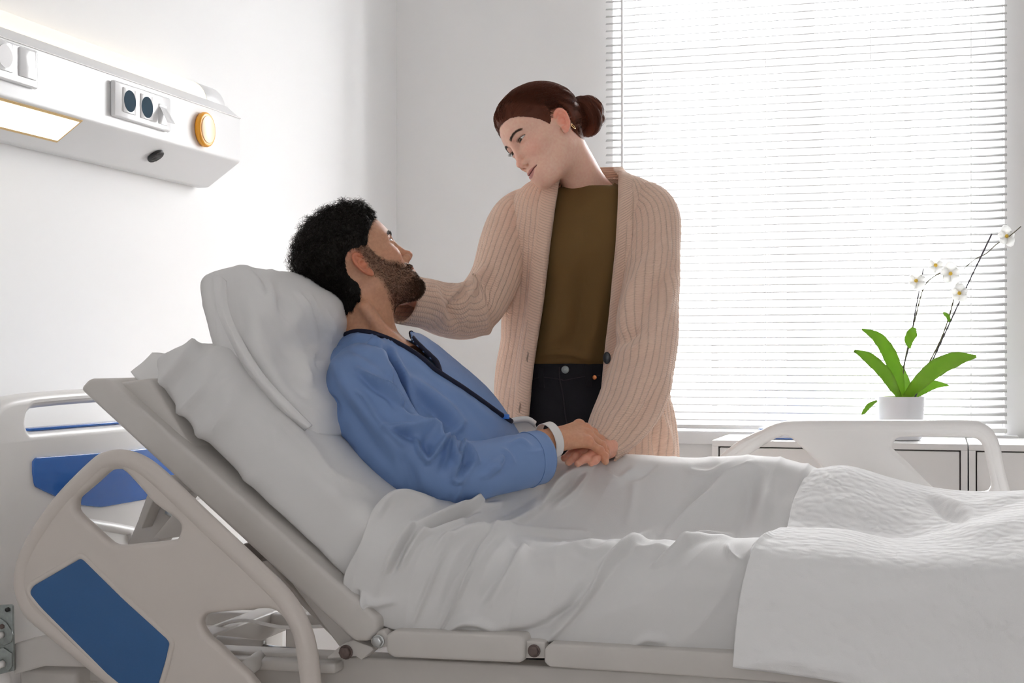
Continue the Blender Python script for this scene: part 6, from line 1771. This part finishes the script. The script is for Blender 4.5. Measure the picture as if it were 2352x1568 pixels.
    # the neckline dips towards the front
    dip = np.clip(1 - np.arange(150) / 26.0, 0, 1)[:, None] * (np.maximum(np.sin(thf), 0) ** 1.2)[None] * .032
    G[:, :, 2] -= dip
    S = [([(1330, 560), (1290, 680), (1262, 790)], 22, .007), ([(1380, 640), (1370, 740), (1350, 820)], 20, .007), ([(1350, 600), (1335, 720), (1310, 820)], 20, -.007), ([(1250, 800), (1290, 770), (1310, 700)], 12, .005), ([(1300, 470), (1330, 520), (1340, 600)], 22, .004), ([(1245, 815), (1300, 812), (1350, 822)], 9, .006)]
    sh_ = surf('shirt', G[::-1], M['shirt'], root, wrap=True, S=S, noise=.003, nscale=14, seed=41); orient_out(sh_)
    md = sh_.modifiers.new('thickness', 'SOLIDIFY'); md.thickness = .002; md.offset = -1
    tube('neck_rib', G[1], .0035, M['shirt'], sh_, sides=8, closed=True)
    # jeans
    rows = [(1311, 835, .146, .104), (1311, 880, .150, .108), (1309, 950, .166, .116), (1308, 1020, .176, .122), (1308, 1100, .180, .125)]
    G = np.stack([ring(c, a, b_, thf) for c, a, b_ in sections(rows, 60)])
    je = surf('jeans', G[::-1], M['denim'], root, wrap=True, noise=.002, nscale=20, seed=43, fine=.0005); orient_out(je)
    jV, jN = mesh_vn(je)
    fp = lambda x, y, l=.001: front_point(jV, jN, x, y, l)
    for s in (-1, 1):
        a = hipc + S_ * s * .088 + np.array([0, 0, -.06])
        lg = loft([(*(a + np.array([0, 0, .03])), .095, .105), (*(a + np.array([0, 0, -.15])), .088, .094), (fl[0] + s * .095, YC, .50, .066, .072), (fl[0] + s * .10, YC + .02, .30, .062, .066), (fl[0] + s * .10, YC + .02, .09, .058, .062)], 40, 50, ref=(0, 1, 0))
        o = surf('trouser_leg', lg, M['denim'], je, wrap=True, noise=.003, nscale=20); orient_out(o)
        sh0 = np.array([fl[0] + s * .10, YC + .02, 0])
        so = loft([(*(sh0 + np.array([0, .08, .035])), .020, .018), (*(sh0 + np.array([0, .06, .045])), .042, .040), (*(sh0 + np.array([0, -.03, .045])), .045, .040), (*(sh0 + np.array([0, -.13, .035])), .048, .030), (*(sh0 + np.array([0, -.185, .028])), .020, .014)], 24, 30, ref=(0, 0, 1))
        o = surf('shoe', so, M['denim'], je, wrap=True); orient_out(o)
    wl_ = [fp(x, y, .0015) for x, y in ((1222, 872), (1250, 868), (1290, 872), (1296, 874), (1340, 866), (1380, 862))]
    tube('waist_seam', catmull(wl_, 40), .0010, M['stitch'], je, sides=6)
    tube('fly_seam', catmull([fp(x, y, .0015) for x, y in ((1285, 842), (1288, 872), (1294, 910), (1300, 950), (1304, 985))], 30), .0013, M['stitch'], je, sides=6)
    for pts in (((1342, 838), (1358, 838), (1358, 888), (1346, 888)), ((1236, 845), (1250, 845), (1252, 890), (1240, 890))):
        q = [fp(x, y, .002) for x, y in pts]
        nrm = np.array([.1, -1, 0]) * .003
        prism('belt_loop', q, nrm, M['denim'], je, w=.001)
    def disc(name, px, py, r, t, m, src=fp):
        c = src(px, py, .002); n_ = N_; u = S_; v = np.array([0, 0, 1.0])
        return prism(name, [c + r * (math.cos(a) * u + math.sin(a) * v) for a in np.linspace(0, 2 * math.pi, 24, endpoint=False)], n_ * t, m, je, w=t * .3)
    bt = disc('jeans_button', 1298, 850, .0088, .003, M['zinc'])
    c = fp(1298, 850, .0065)
    for rr in (.0066, .0030):
        tube('button_ring', [c + N_ * .0005 + rr * (math.cos(a) * S_ + math.sin(a) * np.array([0, 0, 1])) for a in np.linspace(0, 2 * math.pi, 20, endpoint=False)], .0006, M['zinc'], bt, sides=6, closed=True)
    disc('rivet', 1364, 867, .0052, .003, M['copper'])

    # cardigan body, open at the front
    rows = [(1353, 400, .085, .082), (1353, 425, .150, .090), (1356, 470, .186, .112), (1352, 560, .188, .130), (1344, 700, .188, .138), (1340, 850, .196, .142), (1346, 980, .208, .150), (1352, 1100, .214, .154), (1355, 1230, .216, .156)]
    secs = sections(rows, 150)
    pys = catmull(np.array(rows, float), 150)[:, 1]
    Lpx = np.interp(pys, [400, 425, 470, 560, 700, 850, 980, 1120, 1230], [1292, 1284, 1276, 1262, 1246, 1224, 1212, 1200, 1195])
    Rpx = np.interp(pys, [400, 425, 470, 560, 700, 850, 980, 1120, 1230], [1421, 1420, 1419, 1415, 1402, 1386, 1372, 1360, 1350])
    thd = np.linspace(0, math.pi, 400)
    Gb, Lb, Rb = [], [], []
    nuC = 170
    for (c, a, b_), lx, rx in zip(secs, Lpx, Rpx):
        r = ring(c, a, b_, thd); q = proj(r)[:, 0]
        front = slice(40, 360)
        tl = thd[40 + np.argmin(np.abs(q[front] - lx))]; tr = thd[40 + np.argmin(np.abs(q[front] - rx))]
        Gb.append((c, a, b_, tl, tr))
    tls = np.array([x[3] for x in Gb]); trs = np.array([x[4] for x in Gb])
    ker = np.ones(9) / 9
    tls = np.convolve(np.pad(tls, 4, 'edge'), ker, 'valid'); trs = np.convolve(np.pad(trs, 4, 'edge'), ker, 'valid')
    G = np.stack([ring(c, a, b_, np.linspace(tl, 2 * math.pi + tr, nuC)) for (c, a, b_, _, _), tl, tr in zip(Gb, tls, trs)])
    S = [([(1190, 520), (1180, 640), (1160, 760)], 16, .008), ([(1230, 560), (1215, 720), (1190, 880)], 18, .006), ([(1208, 560), (1195, 720), (1175, 880)], 14, -.006), ([(1450, 520), (1440, 640), (1420, 760)], 16, .008), ([(1460, 600), (1440, 720), (1420, 850)], 14, -.008),
         ([(1150, 800), (1150, 880), (1155, 960)], 18, .006), ([(1520, 960), (1535, 1010), (1545, 1060)], 10, .008), ([(1500, 980), (1510, 1030), (1515, 1060)], 8, -.008), ([(1550, 930), (1560, 1000), (1566, 1060)], 8, .006)]
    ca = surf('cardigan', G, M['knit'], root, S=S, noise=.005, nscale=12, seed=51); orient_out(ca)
    cV, cN = mesh_vn(ca)
    if ((cV - cV.mean(0)) * cN).sum() < 0:
        ca.data.flip_normals()
    md = ca.modifiers.new('thickness', 'SOLIDIFY'); md.thickness = .006; md.offset = -1
    # front bands
    bw_ = .036
    bands = []
    for side in (-1, 1):
        rowsG = []
        for (c, a, b_, _, _), tl, tr in zip(Gb, tls, trs):
            rad = math.hypot(a * math.sin(tl if side < 0 else tr), b_ * math.cos(tl if side < 0 else tr)) + 1e-3
            w_ = bw_ / max(rad, .06)
            t_ = np.linspace(tl, tl + w_, 9) if side < 0 else np.linspace(tr - w_, tr, 9)
            r = ring(c, a + .007, b_ + .007, t_)
            r[[0, -1]] = ring(c, a + .001, b_ + .001, t_)[[0, -1]]
            rowsG.append(r)
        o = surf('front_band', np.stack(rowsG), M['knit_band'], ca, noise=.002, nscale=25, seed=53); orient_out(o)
        oV, oN = mesh_vn(o)
        if (oN @ N_).mean() < 0: o.data.flip_normals()
        md = o.modifiers.new('thickness', 'SOLIDIFY'); md.thickness = .006; md.offset = -1
        bands.append(o)
    # collar band round the back of the neck
    c, a, b_, _, _ = Gb[2]
    tb = np.linspace(tls[0] - .1, 2 * math.pi + trs[0] + .1, 60)
    up = np.sin(np.linspace(0, math.pi, 60))
    r0 = ring(P(1354, 410, YC), .100, .092, tb); r1 = ring(P(1354, 398, YC), .080, .078, tb); r2 = ring(P(1356, 388, YC), .072, .072, tb)
    r0[:, 2] -= .004; r1[:, 2] += .012 * up; r2[:, 2] += .018 * up
    o = surf('collar_band', np.stack([r0, (r0 + r1) / 2 + np.array([0, 0, .004]), r1, r2, r2 - np.array([0, 0, .012]) * 1.0]), M['knit_band'], ca, noise=.001, nscale=30); orient_out(o)
    md = o.modifiers.new('thickness', 'SOLIDIFY'); md.thickness = .005
    md = o.modifiers.new('smooth', 'SUBSURF'); md.levels = 1; md.render_levels = 1
    # button and button holes on the bands
    bV, bN = mesh_vn(bands[1])
    c = front_point(bV, bN, 1396, 821, .004)
    prism('cardigan_button', [c + .0085 * math.cos(t) * S_ + .0135 * math.sin(t) * np.array([0, 0, 1]) for t in np.linspace(0, 2 * math.pi, 28, endpoint=False)], N_ * .006, M['horn'], ca, w=.002)
    bV, bN = mesh_vn(bands[0])
    for px, py in ((1213, 818), (1194, 935)):
        c = front_point(bV, bN, px, py, .0012)
        tube('button_hole', [c + np.array([0, 0, h]) + S_ * .0012 * math.sin(h * 250) for h in np.linspace(-.012, .012, 12)], .0018 * np.sin(np.linspace(.3, 2.84, 12)), mat('hole_shade', tuple(x * .45 for x in KNIT), .9), ca, sides=6)  # darkened knit colour paints the shade inside the buttonhole
    # sleeves
    s1 = loft(pst([(1235, 470, 3.26, .050, .050), (1198, 500, 3.26, .062, .066), (1165, 565, 3.195, .062, .064), (1128, 650, 3.120, .063, .064), (1085, 704, 3.060, .064, .062), (1030, 708, 2.975, .060, .058), (978, 694, 2.900, .054, .052), (922, 684, 2.835, .0515, .050)]), 110, 150)
    S = [([(1110, 610), (1090, 650), (1070, 690)], 12, .010), ([(1090, 640), (1060, 660), (1030, 690)], 10, .008), ([(1075, 655), (1050, 690), (1040, 730)], 10, -.008), ([(1120, 660), (1110, 720), (1120, 770)], 12, .008), ([(1000, 660), (1010, 700), (1030, 750)], 12, .006), ([(1020, 660), (1040, 710), (1060, 760)], 12, -.006), ([(1130, 620), (1120, 680), (1130, 740)], 9, -.008)]
    o = surf('cardigan_sleeve', s1, M['knit'], ca, wrap=True, S=S, noise=.005, nscale=16, seed=55); orient_out(o)
    md = o.modifiers.new('thickness', 'SOLIDIFY'); md.thickness = .005; md.offset = -1
    s2 = loft(pst([(1470, 455, 3.24, .050, .052), (1500, 500, 3.22, .062, .066), (1503, 590, 3.185, .061, .064), (1492, 720, 3.12, .066, .066), (1480, 830, 3.045, .063, .064), (1446, 925, 2.960, .064, .060), (1404, 995, 2.890, .056, .052), (1374, 1034, 2.838, .044, .042)]), 120, 160)
    S = [([(1530, 560), (1490, 610), (1450, 690), (1430, 760)], 14, .010), ([(1545, 610), (1500, 670), (1460, 750)], 12, -.008), ([(1550, 650), (1520, 720), (1480, 800)], 14, .008), ([(1430, 790), (1450, 770), (1470, 760)], 10, -.010), ([(1440, 820), (1470, 800), (1500, 790)], 12, .007), ([(1540, 880), (1500, 960), (1440, 1030)], 12, .006), ([(1480, 850), (1440, 930), (1400, 980)], 14, .005), ([(1510, 890), (1470, 960), (1420, 1010)], 12, -.006)]
    o = surf('cardigan_sleeve', s2, M['knit'], ca, wrap=True, S=S, noise=.005, nscale=16, seed=57); orient_out(o)
    md = o.modifiers.new('thickness', 'SOLIDIFY'); md.thickness = .005; md.offset = -1
    return root

BUILD = [build_room, build_window, build_blind, build_place]
for f_ in BUILD: f_()
